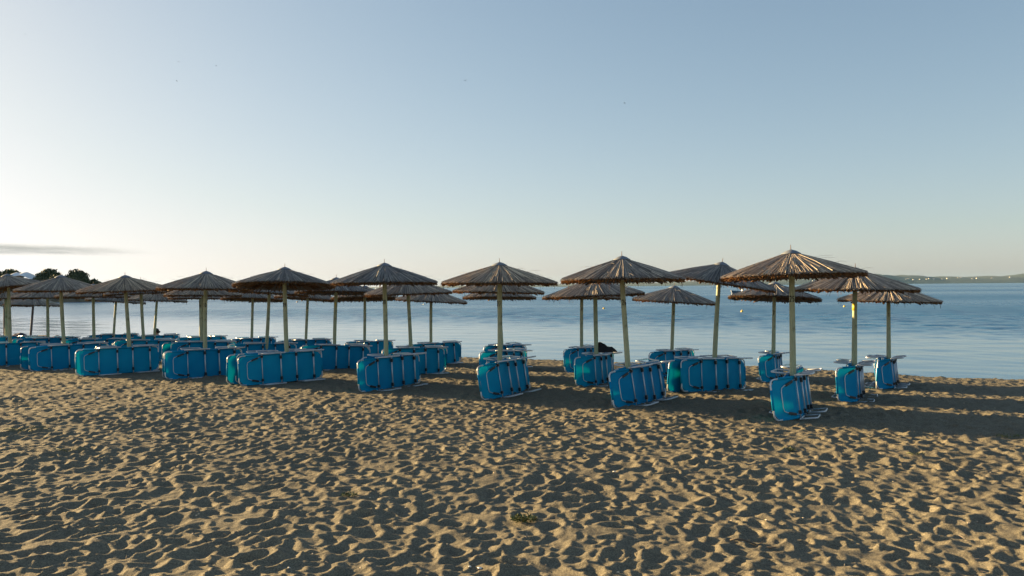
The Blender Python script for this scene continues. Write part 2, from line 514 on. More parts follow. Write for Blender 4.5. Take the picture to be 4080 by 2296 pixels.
def build_sea():
    """one sheet from under the shore out past the far coast; real wavelets in the near bay"""
    rng = np.random.default_rng(5)
    dense = np.radians(np.linspace(-46, 42, 540))
    ang = np.concatenate([np.radians(np.linspace(-130, -47, 24)), dense, np.radians(np.linspace(43, 130, 24))])
    rad = [14.0]
    while rad[-1] < 330: rad.append(rad[-1] * 1.0052)
    while rad[-1] < 11500: rad.append(rad[-1] * 1.10)
    rad = np.array(rad)
    A, Rr = np.meshgrid(ang, rad)
    X = Rr * np.sin(A); Y = Rr * np.cos(A)
    V = X * SU + Y * CU; U = X * CU - Y * SU
    wind = .5 + .5 * np.tanh((V - 46 + 4 * np.sin(U * .06) + 3 * np.sin(U * .017 + 2)) / 7)
    patch = .75 + .35 * np.sin(X * .021 + 1.3 * np.sin(Y * .013)) * np.sin(Y * .034 + .8)
    calm = .10 + .90 * wind * patch
    fade = np.clip((300 - Rr) / 120, 0, 1)
    res = Rr * .0052
    Z = np.zeros_like(X)
    for k in range(46):
        lam = .45 * (3.8 / .45) ** rng.random()
        d = math.radians(70) + rng.normal(0, .75)
        slope = .029 * (lam / 1.6) ** -.15
        kk = 2 * math.pi / lam
        Z += slope / kk * np.exp(-(res / lam * 2.2) ** 2) * np.sin(kk * (X * math.cos(d) + Y * math.sin(d)) + rng.uniform(0, 6.28))
    # slow low ripples running along the calm strip
    for k in range(7):
        lam = rng.uniform(1.2, 3.5); d = math.radians(62) + rng.normal(0, .10); kk = 2 * math.pi / lam
        Z += (1 - wind) * .030 / kk * np.sin(kk * (X * math.cos(d) + Y * math.sin(d)) + rng.uniform(0, 6.28)) * (.4 + .6 * np.sin(X * .09 + k) ** 2)
    Z = Z * calm * fade
    Z = np.minimum(Z, .05) - .004
    nr, na = X.shape
    co = np.stack([X, Y, Z], -1).reshape(-1, 3).astype(np.float32)
    idx = np.arange(nr * na).reshape(nr, na)
    q = np.stack([idx[:-1, :-1], idx[:-1, 1:], idx[1:, 1:], idx[1:, :-1]], -1).reshape(-1, 4)[:, ::-1]
    me = bpy.data.meshes.new('sea')
    me.vertices.add(len(co)); me.vertices.foreach_set('co', co.ravel())
    me.loops.add(q.size); me.loops.foreach_set('vertex_index', q.ravel().astype(np.int32))
    me.polygons.add(len(q))
    me.polygons.foreach_set('loop_start', np.arange(0, q.size, 4, dtype=np.int32))
    me.polygons.foreach_set('loop_total', np.full(len(q), 4, dtype=np.int32))
    me.polygons.foreach_set('use_smooth', np.ones(len(q), dtype=bool))
    me.update(calc_edges=True)
    tag(link('sea', me, mat=M['water']), 'calm blue sea', kind='structure')
build_sea()

# ------------------------------------------------------------------ straw umbrellas
RAD, RISE = 1.05, 0.350                        # canopy radius, eave to apex

def cone_z(r):
    t = r / RAD
    return RISE * (1 - t) + 0.010 * math.sin(math.pi * min(t, 1.0))

def reed(mb, pts, w, tint, rnd):
    """a reed stem: three sided prism through the points"""
    pts = [Vector(p) for p in pts]
    vs = []
    for i, p in enumerate(pts):
        t = (pts[min(i + 1, len(pts) - 1)] - pts[max(i - 1, 0)]).normalized()
        s = t.cross(Vector((0, 0, 1)))
        s = s.normalized() if s.length > 1e-4 else Vector((1, 0, 0))
        nrm = s.cross(t)
        k = 1.0 if i < len(pts) - 1 else 0.75
        vs += [tuple(p - s * w * .5 * k), tuple(p + s * w * .5 * k), tuple(p + nrm * w * .55 * k)]
    fs = []
    for i in range(len(pts) - 1):
        a, b = i * 3, i * 3 + 3
        fs += [(a, b, b + 1, a + 1), (a + 1, b + 1, b + 2, a + 2), (a + 2, b + 2, b, a)]
    e = (len(pts) - 1) * 3
    fs.append((e, e + 1, e + 2)[::-1])
    mb.add(vs, fs, tint)

def thatch_mesh(seed):
    rnd = random.Random(seed)
    mb = MB()
    # opaque bed of straw below the loose top layer
    seg = 64
    rings = [(.04, -.012), (.35, -.012), (.7, -.014), (1.0, -.018)]
    vs = []
    for r, d in rings:
        for k in range(seg):
            a = 2 * math.pi * k / seg
            vs.append((r * math.cos(a), r * math.sin(a), cone_z(r) + d))
    for k in range(seg):
        a = 2 * math.pi * k / seg
        vs.append((.98 * math.cos(a), .98 * math.sin(a), cone_z(1.0) - .045))
    for k in range(seg):
        a = 2 * math.pi * k / seg
        vs.append((.05 * math.cos(a), .05 * math.sin(a), cone_z(.05) - .06))
    nr = len(vs) // seg
    fs = []
    for j in range(nr - 1):
        for k in range(seg):
            fs.append((j * seg + k, (j + 1) * seg + k, (j + 1) * seg + (k + 1) % seg, j * seg + (k + 1) % seg))
    mb.add(vs, fs, (.12, .12, .12))
    n = 1900
    for i in range(n):
        a = 2 * math.pi * rnd.random()
        lay = rnd.random()
        r0 = .06 + .80 * (rnd.random() ** 1.6)
        if i % 3 == 0:
            r0 = .05 + rnd.random() * .1
        r1 = RAD + rnd.gauss(0, .012) - (0 if rnd.random() < .8 else rnd.random() * .35)
        if r1 < r0 + .15:
            r1 = r0 + .2
        da = rnd.gauss(0, .035) * (1.2 - r0)
        lift = -.004 + .022 * lay * lay
        tip = lift + (rnd.random() ** 3) * .02
        pts = []
        for t in (0, .5, 1):
            r = r0 + (r1 - r0) * t
            an = a + da * t
            z = cone_z(r) + lift * (1 - t) + tip * t
            pts.append((r * math.cos(an), r * math.sin(an), z))
        tint = min(1, max(0, rnd.gauss(.46, .22)))
        if rnd.random() < .07:
            tint = rnd.uniform(.8, 1)
        reed(mb, pts, rnd.uniform(.007, .0145), (tint, tint, tint), rnd)
    # stray stems that stand off the straw
    for i in range(22):
        a = 2 * math.pi * rnd.random(); r = rnd.uniform(.25, .95)
        L = rnd.uniform(.12, .3); an = a + rnd.gauss(0, .5)
        p0 = Vector((r * math.cos(a), r * math.sin(a), cone_z(r) + .01))
        d = Vector((math.cos(an), math.sin(an), rnd.uniform(-.30, .10)))
        p1 = p0 + d * L * .6 + Vector((0, 0, .012)); p2 = p0 + d * L
        reed(mb, [p0, p1, p2], .005, (.5, .5, .5), rnd)
    return mb.mesh('thatch', smooth=False)

def fringe_mesh(seed):
    """cut reed ends round the eave and the brown underside"""
    rnd = random.Random(seed)
    mb = MB()
    for i in range(620):
        a = 2 * math.pi * rnd.random()
        r0 = rnd.uniform(.86, .98); r1 = RAD + rnd.gauss(.002, .012)
        z1 = cone_z(RAD) - rnd.uniform(.0, .056)
        z0 = cone_z(r0) - rnd.uniform(.01, .055)
        t = min(1, max(0, rnd.gauss(.5, .22)))
        reed(mb, [(r0 * math.cos(a), r0 * math.sin(a), z0), (r1 * math.cos(a), r1 * math.sin(a), z1)], rnd.uniform(.014, .026), (t, t, t), rnd)
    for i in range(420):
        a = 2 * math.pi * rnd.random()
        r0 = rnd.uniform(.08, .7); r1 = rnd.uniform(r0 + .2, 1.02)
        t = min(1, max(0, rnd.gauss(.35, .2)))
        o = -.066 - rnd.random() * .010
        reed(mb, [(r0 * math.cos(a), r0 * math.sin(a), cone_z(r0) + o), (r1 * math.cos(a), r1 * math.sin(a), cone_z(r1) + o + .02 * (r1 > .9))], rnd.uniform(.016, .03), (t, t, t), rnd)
    for i in range(16):                         # stems that hang loose
        a = 2 * math.pi * rnd.random(); r = RAD - rnd.uniform(0, .06)
        L = rnd.uniform(.05, .13)
        p0 = Vector((r * math.cos(a), r * math.sin(a), -.025))
        reed(mb, [p0, p0 + Vector((rnd.gauss(0, .02), rnd.gauss(0, .02), -L))], .007, (.1, .1, .1), rnd)
    return mb.mesh('eave_fringe', smooth=False)

def canopy_frame_mesh():
    mb = MB()
    for k in range(8):
        a = 2 * math.pi * (k + .3) / 8
        mb.tube([(.05 * math.cos(a), .05 * math.sin(a), cone_z(.05) - .10), (.97 * math.cos(a), .97 * math.sin(a), cone_z(.97) - .085)], .016, 6)
    mb.tube([(.62 * math.cos(2 * math.pi * k / 24), .62 * math.sin(2 * math.pi * k / 24), cone_z(.62) - .115) for k in range(24)], .012, 6, closed=True)
    return mb.mesh('canopy_frame')

def cap_mesh():
    mb = MB()
    seg = 28
    prof = [(0.004, RISE + .050), (.025, RISE + .044), (.08, RISE + .026), (.145, cone_z(.145) + .032), (.148, cone_z(.145) + .024), (.13, cone_z(.13) + .02)]
    vs = [(r * math.cos(2 * math.pi * k / seg), r * math.sin(2 * math.pi * k / seg), z) for r, z in prof for k in range(seg)]
    fs = [(j * seg + k, (j + 1) * seg + k, (j + 1) * seg + (k + 1) % seg, j * seg + (k + 1) % seg) for j in range(len(prof) - 1) for k in range(seg)]
    fs.append(tuple(range(seg)))
    mb.add(vs, fs)
    return mb.mesh('cap')

def finial_mesh():
    mb = MB()
    mb.tube([(0, 0, RISE + .03), (0, 0, RISE + .12)], [.007, .004], 6)
    return mb.mesh('finial')

def pole_mesh(seed, length):
    """a debarked trunk, slightly crooked, foot in the sand"""
    rnd = random.Random(seed)
    mb = MB()
    pts, rads = [], []
    p1, p2 = rnd.uniform(0, 6), rnd.uniform(0, 6)
    am = rnd.uniform(.004, .012)
    n = 15
    for i in range(n):
        t = i / (n - 1)
        w = math.sin(math.pi * t)
        pts.append((am * w * math.sin(3.1 * t + p1), am * w * math.cos(4.0 * t + p2), -.35 + t * (length + .35 + RISE - .05)))
        rads.append(.050 - .009 * t + .0016 * math.sin(9 * t + p2))
    mb.tube(pts, rads, 16, up=Vector((0, 1, 0)))
    return mb.mesh('pole')

STROKES = {
    '0': [[(.5, 1), (.15, .8), (.1, .4), (.35, .02), (.65, .05), (.9, .4), (.85, .8), (.5, 1)]],
    '1': [[(.25, .75), (.55, 1), (.55, 0)]],
    '2': [[(.12, .78), (.3, .98), (.7, .98), (.85, .75), (.6, .45), (.12, .02), (.9, .04)]],
    '3': [[(.15, .9), (.5, 1), (.85, .8), (.5, .55), (.88, .3), (.5, 0), (.12, .12)]],
    '4': [[(.6, 1), (.1, .35), (.9, .38)], [(.65, .65), (.62, 0)]],
    '5': [[(.85, .98), (.25, .96), (.18, .58), (.6, .6), (.88, .32), (.55, .02), (.12, .1)]],
    '6': [[(.75, 1), (.3, .7), (.12, .3), (.4, .02), (.8, .15), (.82, .42), (.5, .52), (.18, .35)]],
    '7': [[(.12, .96), (.88, .98), (.45, 0)]],
    '8': [[(.5, .54), (.18, .75), (.5, 1), (.82, .77), (.5, .54), (.12, .25), (.5, 0), (.88, .27), (.5, .54)]],
    '9': [[(.85, .72), (.55, .98), (.18, .8), (.3, .52), (.75, .56), (.86, .8), (.7, .3), (.4, 0)]],
}

def number_mesh(text, zc, face, rad=.0485):
    """brush strokes that follow the round of the pole; face = direction the number looks"""
    mb = MB()
    hgt, wid, gap = .088, .032, .043
    total = gap * (len(text) - 1) + wid
    for i, ch in enumerate(text):
        xo = -total / 2 + i * gap
        for st in STROKES[ch]:
            pts = []
            for a, b in zip(st[:-1], st[1:]):
                for k in range(4):
                    t = k / 4
                    pts.append((a[0] + (b[0] - a[0]) * t, a[1] + (b[1] - a[1]) * t))
            pts.append(st[-1])
            p3 = []
            for x, z in pts:
                s = (xo + x * wid) / rad
                an = face + s
                p3.append((rad * math.cos(an), rad * math.sin(an), zc + (z - .5) * hgt))
            mb.tube(p3, .0062, 6, flat=(1, 1))
    return mb.mesh('painted_number')

def tape_sunlight_mesh(zc, face):
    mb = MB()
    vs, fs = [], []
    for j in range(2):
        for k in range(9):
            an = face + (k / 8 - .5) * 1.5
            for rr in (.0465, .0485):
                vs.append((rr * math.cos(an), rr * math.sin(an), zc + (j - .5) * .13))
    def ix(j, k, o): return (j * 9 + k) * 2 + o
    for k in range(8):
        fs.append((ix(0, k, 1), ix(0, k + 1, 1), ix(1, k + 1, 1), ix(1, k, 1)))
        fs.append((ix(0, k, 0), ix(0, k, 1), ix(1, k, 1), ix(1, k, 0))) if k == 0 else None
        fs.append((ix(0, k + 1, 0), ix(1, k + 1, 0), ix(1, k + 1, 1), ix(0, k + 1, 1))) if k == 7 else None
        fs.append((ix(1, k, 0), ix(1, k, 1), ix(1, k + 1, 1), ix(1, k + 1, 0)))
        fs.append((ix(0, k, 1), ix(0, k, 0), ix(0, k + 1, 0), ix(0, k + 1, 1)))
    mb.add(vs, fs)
    return mb.mesh('tape_sunlight_patch')

# name, foot x y, canopy centre x y z, canopy tilt sideways and away (deg), direction of the loungers (deg), pole's place along them
UMB = [
    ('A1', 4.31, 11.98, 4.31, 11.98, 2.53, -1.7, 1.0, 62, 0.48),
    ('A2', 1.99, 13.21, 1.88, 13.27, 2.5, -0.4, 1.0, 57, 0.36),
    ('A3', -0.25, 14.41, -0.23, 14.39, 2.47, 0.4, 0.3, 66, 0.42),
    ('A4', -2.53, 15.61, -2.56, 15.63, 2.5, -0.1, 0.5, 60, 0.48),
    ('A5', -4.86, 16.86, -4.94, 16.9, 2.47, 1.2, 4.5, 40, 0.6),
    ('A6', -7.16, 18.08, -7.1, 18.05, 2.42, 1.1, 0, 50, 0.52),
    ('A7', -9.49, 19.32, -9.63, 19.39, 2.39, -1.5, -0.5, 41, 0.66),
    ('A8', -11.79, 20.54, -11.96, 20.63, 2.4, 0.7, 0, 45, 0.46),
    ('A9', -14.03, 21.73, -14.08, 21.76, 2.47, -5.5, 3.5, 45, 0.55),
    ('A10', -16.35, 22.95, -16.35, 22.95, 2.36, 0, 0, 48, 0.5),
    ('A11', -18.6, 24.15, -18.6, 24.15, 2.36, 0, 0, 48, 0.5),
    ('A12', -20.85, 25.35, -20.85, 25.35, 2.36, 0, 0, 45, 0.5),
    ('B1', 6.28, 14.33, 6.31, 14.31, 2.3, 0.7, 0, 62, 0.58),
    ('B2', 4.0, 15.54, 4.12, 15.48, 2.46, 9.4, -1, 36, 0.53),
    ('B3', 1.81, 16.71, 1.79, 16.72, 2.21, -2.1, 0, 66, 0.52),
    ('B4', -0.24, 17.8, -0.31, 17.83, 2.29, 1.5, 0, 62, 0.5),
    ('B5', -2.47, 18.98, -2.54, 19.02, 2.26, -1.5, 0, 44, 0.5),
    ('B6', -4.61, 20.12, -4.54, 20.08, 2.29, 1.1, 2.6, 36, 0.5),
    ('B7', -6.77, 21.27, -6.61, 21.18, 2.29, 4.7, 1, 38, 0.55),
    ('B8', -8.96, 22.43, -8.89, 22.4, 2.24, 0.8, 0, 48, 0.5),
    ('B9', -11.14, 23.59, -11.28, 23.67, 2.31, -2.2, 0, 45, 0.5),
    ('B10', -13.3, 24.74, -13.32, 24.75, 2.21, 0.8, 0, 42, 0.5),
    ('B11', -15.42, 25.87, -15.47, 25.9, 2.18, 0.8, 0, 45, 0.5),
    ('B12', -17.59, 27.02, -17.57, 27.01, 2.16, 0.4, 0, 48, 0.5),
    ('B13', -19.75, 28.17, -19.75, 28.17, 2.1, 0, 0, 48, 0.5),
    ('B14', -21.95, 29.34, -21.95, 29.34, 2.1, 0, 0, 45, 0.5),
    ('C1', 8.49, 17.57, 8.5, 17.57, 2.02, 1.5, 0, 60, 0.6),
    ('C2', 6.26, 18.75, 6.31, 18.73, 2.07, 2.1, 4.5, 64, 0.5),
    ('C3', 4.06, 19.93, 4.13, 19.89, 2.0, 3.6, 0, 48, 0.52),
    ('C4', 1.87, 21.09, 1.89, 21.08, 2.08, 0.4, 1.5, 58, 0.5),
    ('C5', -0.27, 22.23, -0.36, 22.28, 2.09, 0.6, 2.6, 50, 0.5),
    ('C6', -2.46, 23.39, -2.43, 23.38, 2.0, 3.5, 0, 44, 0.45),
    ('C7', -4.66, 24.56, -4.65, 24.56, 2.07, -0.1, 4.5, 48, 0.45),
    ('C8', -6.87, 25.74, -6.74, 25.67, 2.06, 4.8, 2.5, 42, 0.5),
    ('C9', -9.04, 26.89, -8.95, 26.85, 2.04, 2.6, 4.0, 50, 0.5),
    ('C10', -11.25, 28.07, -11.26, 28.07, 2.08, 1.4, 1, 46, 0.5),
    ('C11', -13.49, 29.26, -13.32, 29.17, 2.01, 3.2, 0, 50, 0.5),
    ('C12', -15.65, 30.41, -15.41, 30.28, 1.97, 5.2, 0, 46, 0.5),
    ('C13', -20.46, 32.96, -20.21, 32.83, 1.81, 2.8, 0, 50, 0.5),
    ('C14', -22.1, 33.84, -22.08, 33.83, 1.78, 2.1, 0, 50, 0.5),
]
NUMBERS = {'A1': ('25', 0.0, .33), 'A2': ('26', .25, .36), 'A3': ('27', -.35, .36), 'A4': ('28', -.45, .36), 'A5': ('29', -.55, .40), 'A6': ('30', -.5, .36),
           'C1': ('1', .1, .30), 'C2': ('2', -.1, .32), 'C3': ('3', 0, .28), 'C4': ('4', 0, .28), 'C7': ('7', -.3, .28), 'C8': ('8', 0, .28), 'C10': ('10', .1, .26)}
ORD = ['rightmost', 'second from right', 'third from right', 'fourth from right', 'fifth from right', 'sixth from right', 'seventh from right',
       'eighth from right', 'ninth from right', 'tenth from right', 'eleventh from right', 'twelfth from right', 'thirteenth from right', 'fourteenth from right']
ROWS = {'A': 'front row', 'B': 'middle row', 'C': 'shore row'}

THATCH = [thatch_mesh(s) for s in (3, 17, 29, 41)]
FRINGE = [fringe_mesh(s) for s in (5, 23)]
CFRAME, CAP, FINIAL = canopy_frame_mesh(), cap_mesh(), finial_mesh()

def which(key):
    return ORD[int(key[1:]) - 1], ROWS[key[0]]

def place_umbrella(i, row):
    key, bx, by, cx, cy, cz, tl, aw, th, fr = row
    g = level_at(bx, by)
    root = link('straw_umbrella', None)
    root.location = (bx, by, g)
    root.empty_display_size = .3
    top = Vector((cx - bx, cy - by, cz - g))
    q = Vector((0, 0, 1)).rotation_difference(top.normalized())
    grey = key in ('C13', 'C14')
    pole = link('pole', pole_mesh(i * 7 + 1, top.length), root, M['grey_pole' if grey else 'pole'])
    pole.rotation_mode = 'QUATERNION'; pole.rotation_quaternion = q
    # canopy: tilt in the plane facing the camera, then away from it
    az = math.atan2(cx, cy)
    rot = Matrix.Rotation(-az, 3, 'Z') @ Matrix.Rotation(R(-aw), 3, 'X') @ Matrix.Rotation(R(tl), 3, 'Y')
    rnd = random.Random(100 + i)
    spin = Matrix.Rotation(rnd.uniform(0, 6.28), 3, 'Z')
    sxy, sz = rnd.uniform(.98, 1.025), rnd.uniform(.97, 1.05)
    def part(name, me, mat, kind=None, parent=root):
        o = link(name, me, parent, mat)
        o.rotation_mode = 'QUATERNION'
        o.rotation_quaternion = (rot @ spin).to_quaternion()
        o.location = top + Vector((0, 0, .02))
        o.scale = (sxy, sxy * rnd.uniform(.99, 1.01), sz)
        if kind: o['kind'] = kind
        return o
    part('thatch', THATCH[i % 4], M['reed'], 'stuff')
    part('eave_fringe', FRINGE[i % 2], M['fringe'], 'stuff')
    part('canopy_frame', CFRAME, M['frame'])
    cap = part('cap', CAP, M['cap'])
    fin = link('finial', FINIAL, cap, M['frame'])
    if key in NUMBERS:
        txt, off, down = NUMBERS[key]
        face = math.atan2(-by, -bx) + off
        nm = link('painted_number', number_mesh(txt, top.length - down, face), pole, M['paint'])
        nm['label'] = 'number %s brushed on the pole in black' % txt
    if key in ('B1', 'B6'):  # yellow tape on B1; on B6 a spot of sunlight painted as a patch
        tp = link('tape_sunlight_patch', tape_sunlight_mesh(top.length - .30, math.atan2(-by, -bx) - .75), pole, M['yellow'])
        tp['label'] = 'yellow patch on the left of the pole, tape and painted sunlight'
    o, r = which(key)
    extra = ''
    if key in NUMBERS: extra = ', number %s on its pole' % NUMBERS[key][0]
    elif key == 'B2': extra = ', tipped down right'
    elif grey: extra = ', thin grey pole'
    tag(root, 'straw thatched beach umbrella, %s in the %s%s' % (o, r, extra), 'umbrella', 'straw umbrellas in three rows on the sand')
    return root

for i, row in enumerate(UMB):
    place_umbrella(i, row)

# ------------------------------------------------------------------ sun loungers stood on their sides
LL, WW = 1.86, 0.60

HINGE = -.46
def rounded_rect(x0, x1, z0, z1, rad, y, n=6):
    pts = []
    for cx, cz, a0 in ((x1 - rad, z1 - rad, 0), (x0 + rad, z1 - rad, 90), (x0 + rad, z0 + rad, 180), (x1 - rad, z0 + rad, 270)):
        for k in range(n + 1):
            a = R(a0 + 90 * k / n)
            pts.append((cx + rad * math.cos(a), y, cz + rad * math.sin(a)))
        if a0 == 0: pts.append((HINGE + .03, y, z1)); pts.append((HINGE - .03, y, z1))
        if a0 == 180: pts.append((HINGE - .03, y, z0)); pts.append((HINGE + .03, y, z0))
    return pts

def lounger_meshes(s, seed, bend=0.0):
    """s = side the legs point to (+1 or -1 along local y). Local x = length (head at -x), z = width, standing up"""
    rnd = random.Random(seed)
    out = {}
    zb, zt = .035, .035 + WW
    mb = MB()
    mb.tube(rounded_rect(-LL / 2, LL / 2, zb, zt, .085, 0), .0125, 8, closed=True, up=Vector((0, 1, 0)))
    out['frame'] = mb.mesh('frame')
    # cloth: sagging sheet with a hem sleeved over the tube
    mb = MB()
    nx, nz = 28, 10
    vs, fs = [], []
    ph = rnd.uniform(0, 6)
    for i in range(nx + 1):
        for j in range(nz + 1):
            tx, tz = i / nx, j / nz
            x = -LL / 2 + .012 + tx * (LL - .024)
            dx = max(0, abs(x) - (LL / 2 - .15))
            ins = .15 - math.sqrt(max(0, .15 ** 2 - min(dx, .149) ** 2))
            z = zb + .004 + ins + tz * (zt - zb - .008 - 2 * ins)
            y = s * (-.004 + .020 * math.sin(math.pi * tz) * (.6 + .4 * math.sin(7.3 * tx + ph)) + .004 * math.sin(23 * tx + ph))
            vs.append((x, y, z))
    for i in range(nx):
        for j in range(nz):
            a = i * (nz + 1) + j
            fs.append((a, a + 1, a + nz + 2, a + nz + 1))
    mb.add(vs, fs)
    for z in (zb, zt):
        mb.tube([(-LL / 2 + .15, 0, z), (HINGE - .03, 0, z), (HINGE + .03, 0, z), (LL / 2 - .15, 0, z)], .0185, 8, up=Vector((0, 1, 0)))
    for x in (-LL / 2, LL / 2):
        mb.tube([(x, 0, zb + .15), (x, 0, zt - .15)], .0165, 8, up=Vector((0, 1, 0)))
    out['fabric'] = mb.mesh('fabric')
    # cross bars under the cloth
    bars = [(-.44, .009, .030), (-.03, .014, .045), (.32, .014, .045), (.72, .015, .040)]
    out['crossbar'] = []
    for k, (x, r, y) in enumerate(bars):
        mb = MB()
        mb.tube([(x, s * y, zb - .02), (x, s * y, zt + .02)], r, 8, up=Vector((0, 1, 0)))
        bar = mb.mesh('crossbar')
        jm = []
        for z in ((zb + .035 + .05 * rnd.random()), (zt - .035 - .05 * rnd.random() * (k > 0))):
            b = MB()
            b.box((x, s * y, z), (.042, .042, .07 if k else .05))
            jm.append(b.mesh('joint', smooth=False))
        out['crossbar'].append((bar, jm))
    # leg hoops: flat loops at each side of the bed
    out['leg'] = []
    for (x0, x1, dep, sk) in ((-.48, .0, .27, .03), (.38, .88, .28, .03)):
        for z in (zb - .022, zt + .022):
            mb = MB()
            rd = .07
            lo = []
            yo = .028
            pth = [(x0, yo), (x0 + sk, dep), (x1 + sk * .4, dep - .02), (x1 - .03, yo)]
            # rounded outer corners
            def corner(a, b, c, n=5):
                a, b, c = Vector(a), Vector(b), Vector(c)
                p, q_ = b + (a - b).normalized() * rd, b + (c - b).normalized() * rd
                return [(p * (1 - t) ** 2 + b * 2 * t * (1 - t) + q_ * t * t) for t in [k / n for k in range(n + 1)]]
            lo = [Vector(pth[0])] + corner(pth[0], pth[1], pth[2]) + corner(pth[1], pth[2], pth[3]) + [Vector(pth[3])]
            mb.tube([(p.x, s * p.y, z) for p in lo], .0105, 8, flat=(.8, 1.35), up=Vector((0, 0, 1)))
            # inner rail that closes the loop along the bed
            mb.tube([(x0 - .03, s * yo, z), (x1 + .02, s * yo, z)], .011, 8, flat=(1, 1.2))
            out['leg'].append(mb.mesh('leg'))
    # back rest hoop with its toothed catches
    mb = MB()
    xs = -LL / 2 + .17
    pts = [(-.47, s * .022, zt - .035), (xs + .07, s * .024, zt - .11), (xs + .015, s * .024, zt - .14), (xs, s * .024, zt - .19), (xs, s * .024, zb + .17), (xs + .015, s * .024, zb + .12), (xs + .07, s * .024, zb + .095), (-.47, s * .022, zb + .045)]
    mb.tube(pts, .0062, 8, up=Vector((0, 1, 0)))
    out['backrest_bar'] = mb.mesh('backrest_bar')
    rt = []
    for (a, b) in ((pts[1], pts[0]), (pts[6], pts[7])):
        a, b = Vector(a), Vector(b)
        d = (b - a)
        mb = MB()
        an = math.atan2(d.z, d.x)
        rot = Matrix.Rotation(-an, 3, 'Y')
        mid = a + d * .42
        mb.box(mid + Vector((0, s * .008, 0)), (d.length * .62, .016, .028), rot)
        for k in range(6):
            mb.box(a + d * (.14 + .11 * k) + Vector((0, s * .008, -.018)), (.014, .015, .014), rot)
        rt.append(mb.mesh('ratchet', smooth=False))
    out['ratchet'] = rt
    if bend:                                    # back rest left raised: swing the head end about its hinge
        cb_, sb_ = math.cos(R(bend)), math.sin(R(bend))
        for me in [out['frame'], out['fabric'], out['backrest_bar']] + rt:
            for v in me.vertices:
                dx = HINGE - v.co.x
                if dx > 0:
                    v.co.x, v.co.y = HINGE - dx * cb_ + s * v.co.y * sb_ * 0, v.co.y * cb_ - s * dx * sb_
            me.update()
    return out

LM = {(1, 0): lounger_meshes(1, 2), (-1, 0): lounger_meshes(-1, 5), (1, 1): lounger_meshes(1, 8), (-1, 1): lounger_meshes(-1, 11, 7), (-1, 2): lounger_meshes(-1, 14, 20), (-1, 3): lounger_meshes(-1, 17, 36)}

def place_lounger(px, py, th, s, off, lean, along, label, var, sink=0.0, roll=0.0):
    """th = bed direction, s = legs point to local +y / -y (away from the pole), off = distance of the bed's foot from the pole"""
    me = LM[(s, var)]
    root = link('sun_lounger', None)
    root.empty_display_size = .3
    d = Vector((math.cos(th), math.sin(th), 0)); nrm = Vector((-math.sin(th), math.cos(th), 0))
    p = Vector((px, py, 0)) + d * along + nrm * (s * off)
    v = p.x * SU + p.y * CU
    za = level_at((p - d * .9).x, (p - d * .9).y); zb = level_at((p + d * .9).x, (p + d * .9).y)
    root.location = (p.x, p.y, (za + zb) / 2 - .015 - sink)
    pitch = -math.atan2(zb - za, 1.8) + roll
    m = Matrix.Rotation(th, 3, 'Z') @ Matrix.Rotation(pitch, 3, 'Y') @ Matrix.Rotation(s * lean, 3, 'X')
    root.rotation_euler = m.to_euler()
    link('frame', me['frame'], root, M['alu'])
    link('fabric', me['fabric'], root, M['fabric'])
    for bar, joints in me['crossbar']:
        b = link('crossbar', bar, root, M['alu'])
        for j in joints:
            link('joint', j, b, M['black'])
    for l_ in me['leg']:
        link('leg', l_, root, M['alu'])
    bb = link('backrest_bar', me['backrest_bar'], root, M['alu'])
    for r_ in me['ratchet']:
        link('ratchet', r_, bb, M['black'])
    tag(root, label, 'sun lounger', 'folding loungers stood on edge round the umbrella poles')
    return root

LEAN = {'A1': 7, 'A2': 9.5, 'A3': 10, 'A4': 4, 'A6': 6, 'B1': 3, 'B2': 4.5, 'C4': 7}
BENT = {'A1': 3, 'B1': 3, 'C1': 3, 'C2': 3, 'B3': 3, 'A3': 2, 'A2': 2, 'C3': 2, 'B4': 2, 'C4': 2}
THIRD = {'A5', 'A8', 'B2', 'B8', 'C1', 'B11'}
for i, row in enumerate(UMB):
    key, bx, by, cx, cy, cz, tl, aw, th, fr = row
    if key in ('C13', 'C14'):
        continue
    rnd = random.Random(500 + i)
    o, r = which(key)
    al = (0.5 - fr) * LL
    t0 = R(th)
    ln = R(LEAN.get(key, rnd.uniform(2.5, 6)))
    place_lounger(bx, by, t0, -1, .068 + .62 * math.tan(ln), ln, al,
                  'blue lounger on edge, near side of the pole under %s umbrella, %s' % (r, o), BENT.get(key, i % 2), roll=R(rnd.gauss(0, .8)))
    back = .30 if BENT.get(key) == 3 else .16 if BENT.get(key) == 2 else 0
    t1 = t0 + R(rnd.gauss(0, 4))
    ln2 = R(rnd.uniform(2, 5))
    place_lounger(bx, by, t1, 1, .068 + .62 * math.tan(ln2), ln2, al + back + rnd.uniform(-.02, .18),
                  'blue lounger on edge, far side of the pole under %s umbrella, %s' % (r, o), (i + 1) % 2, roll=R(rnd.gauss(0, 1)))
    if key in THIRD:
        place_lounger(bx, by, t1 + R(1.5), 1, .175 + .62 * math.tan(ln2), ln2, al + rnd.uniform(-.22, -.1),
                      'blue lounger on edge, outermost far one of three under %s umbrella, %s' % (r, o), i % 2)

# ------------------------------------------------------------------ far coast with houses
M['hill'] = simple_mat('scrub_hillside', (.022, .045, .036), (.060, .078, .058), .012, 0.95)
M['wall'] = simple_mat('whitewash', (.72, .69, .62), (.82, .79, .72), .3, 0.8)
M['roof'] = simple_mat('roof_tiles', (.34, .14, .08), (.45, .20, .12), .5, 0.8)
M['pane'] = simple_mat('dark_window', (.02, .025, .03), (.04, .045, .05), 2.0, 0.2)

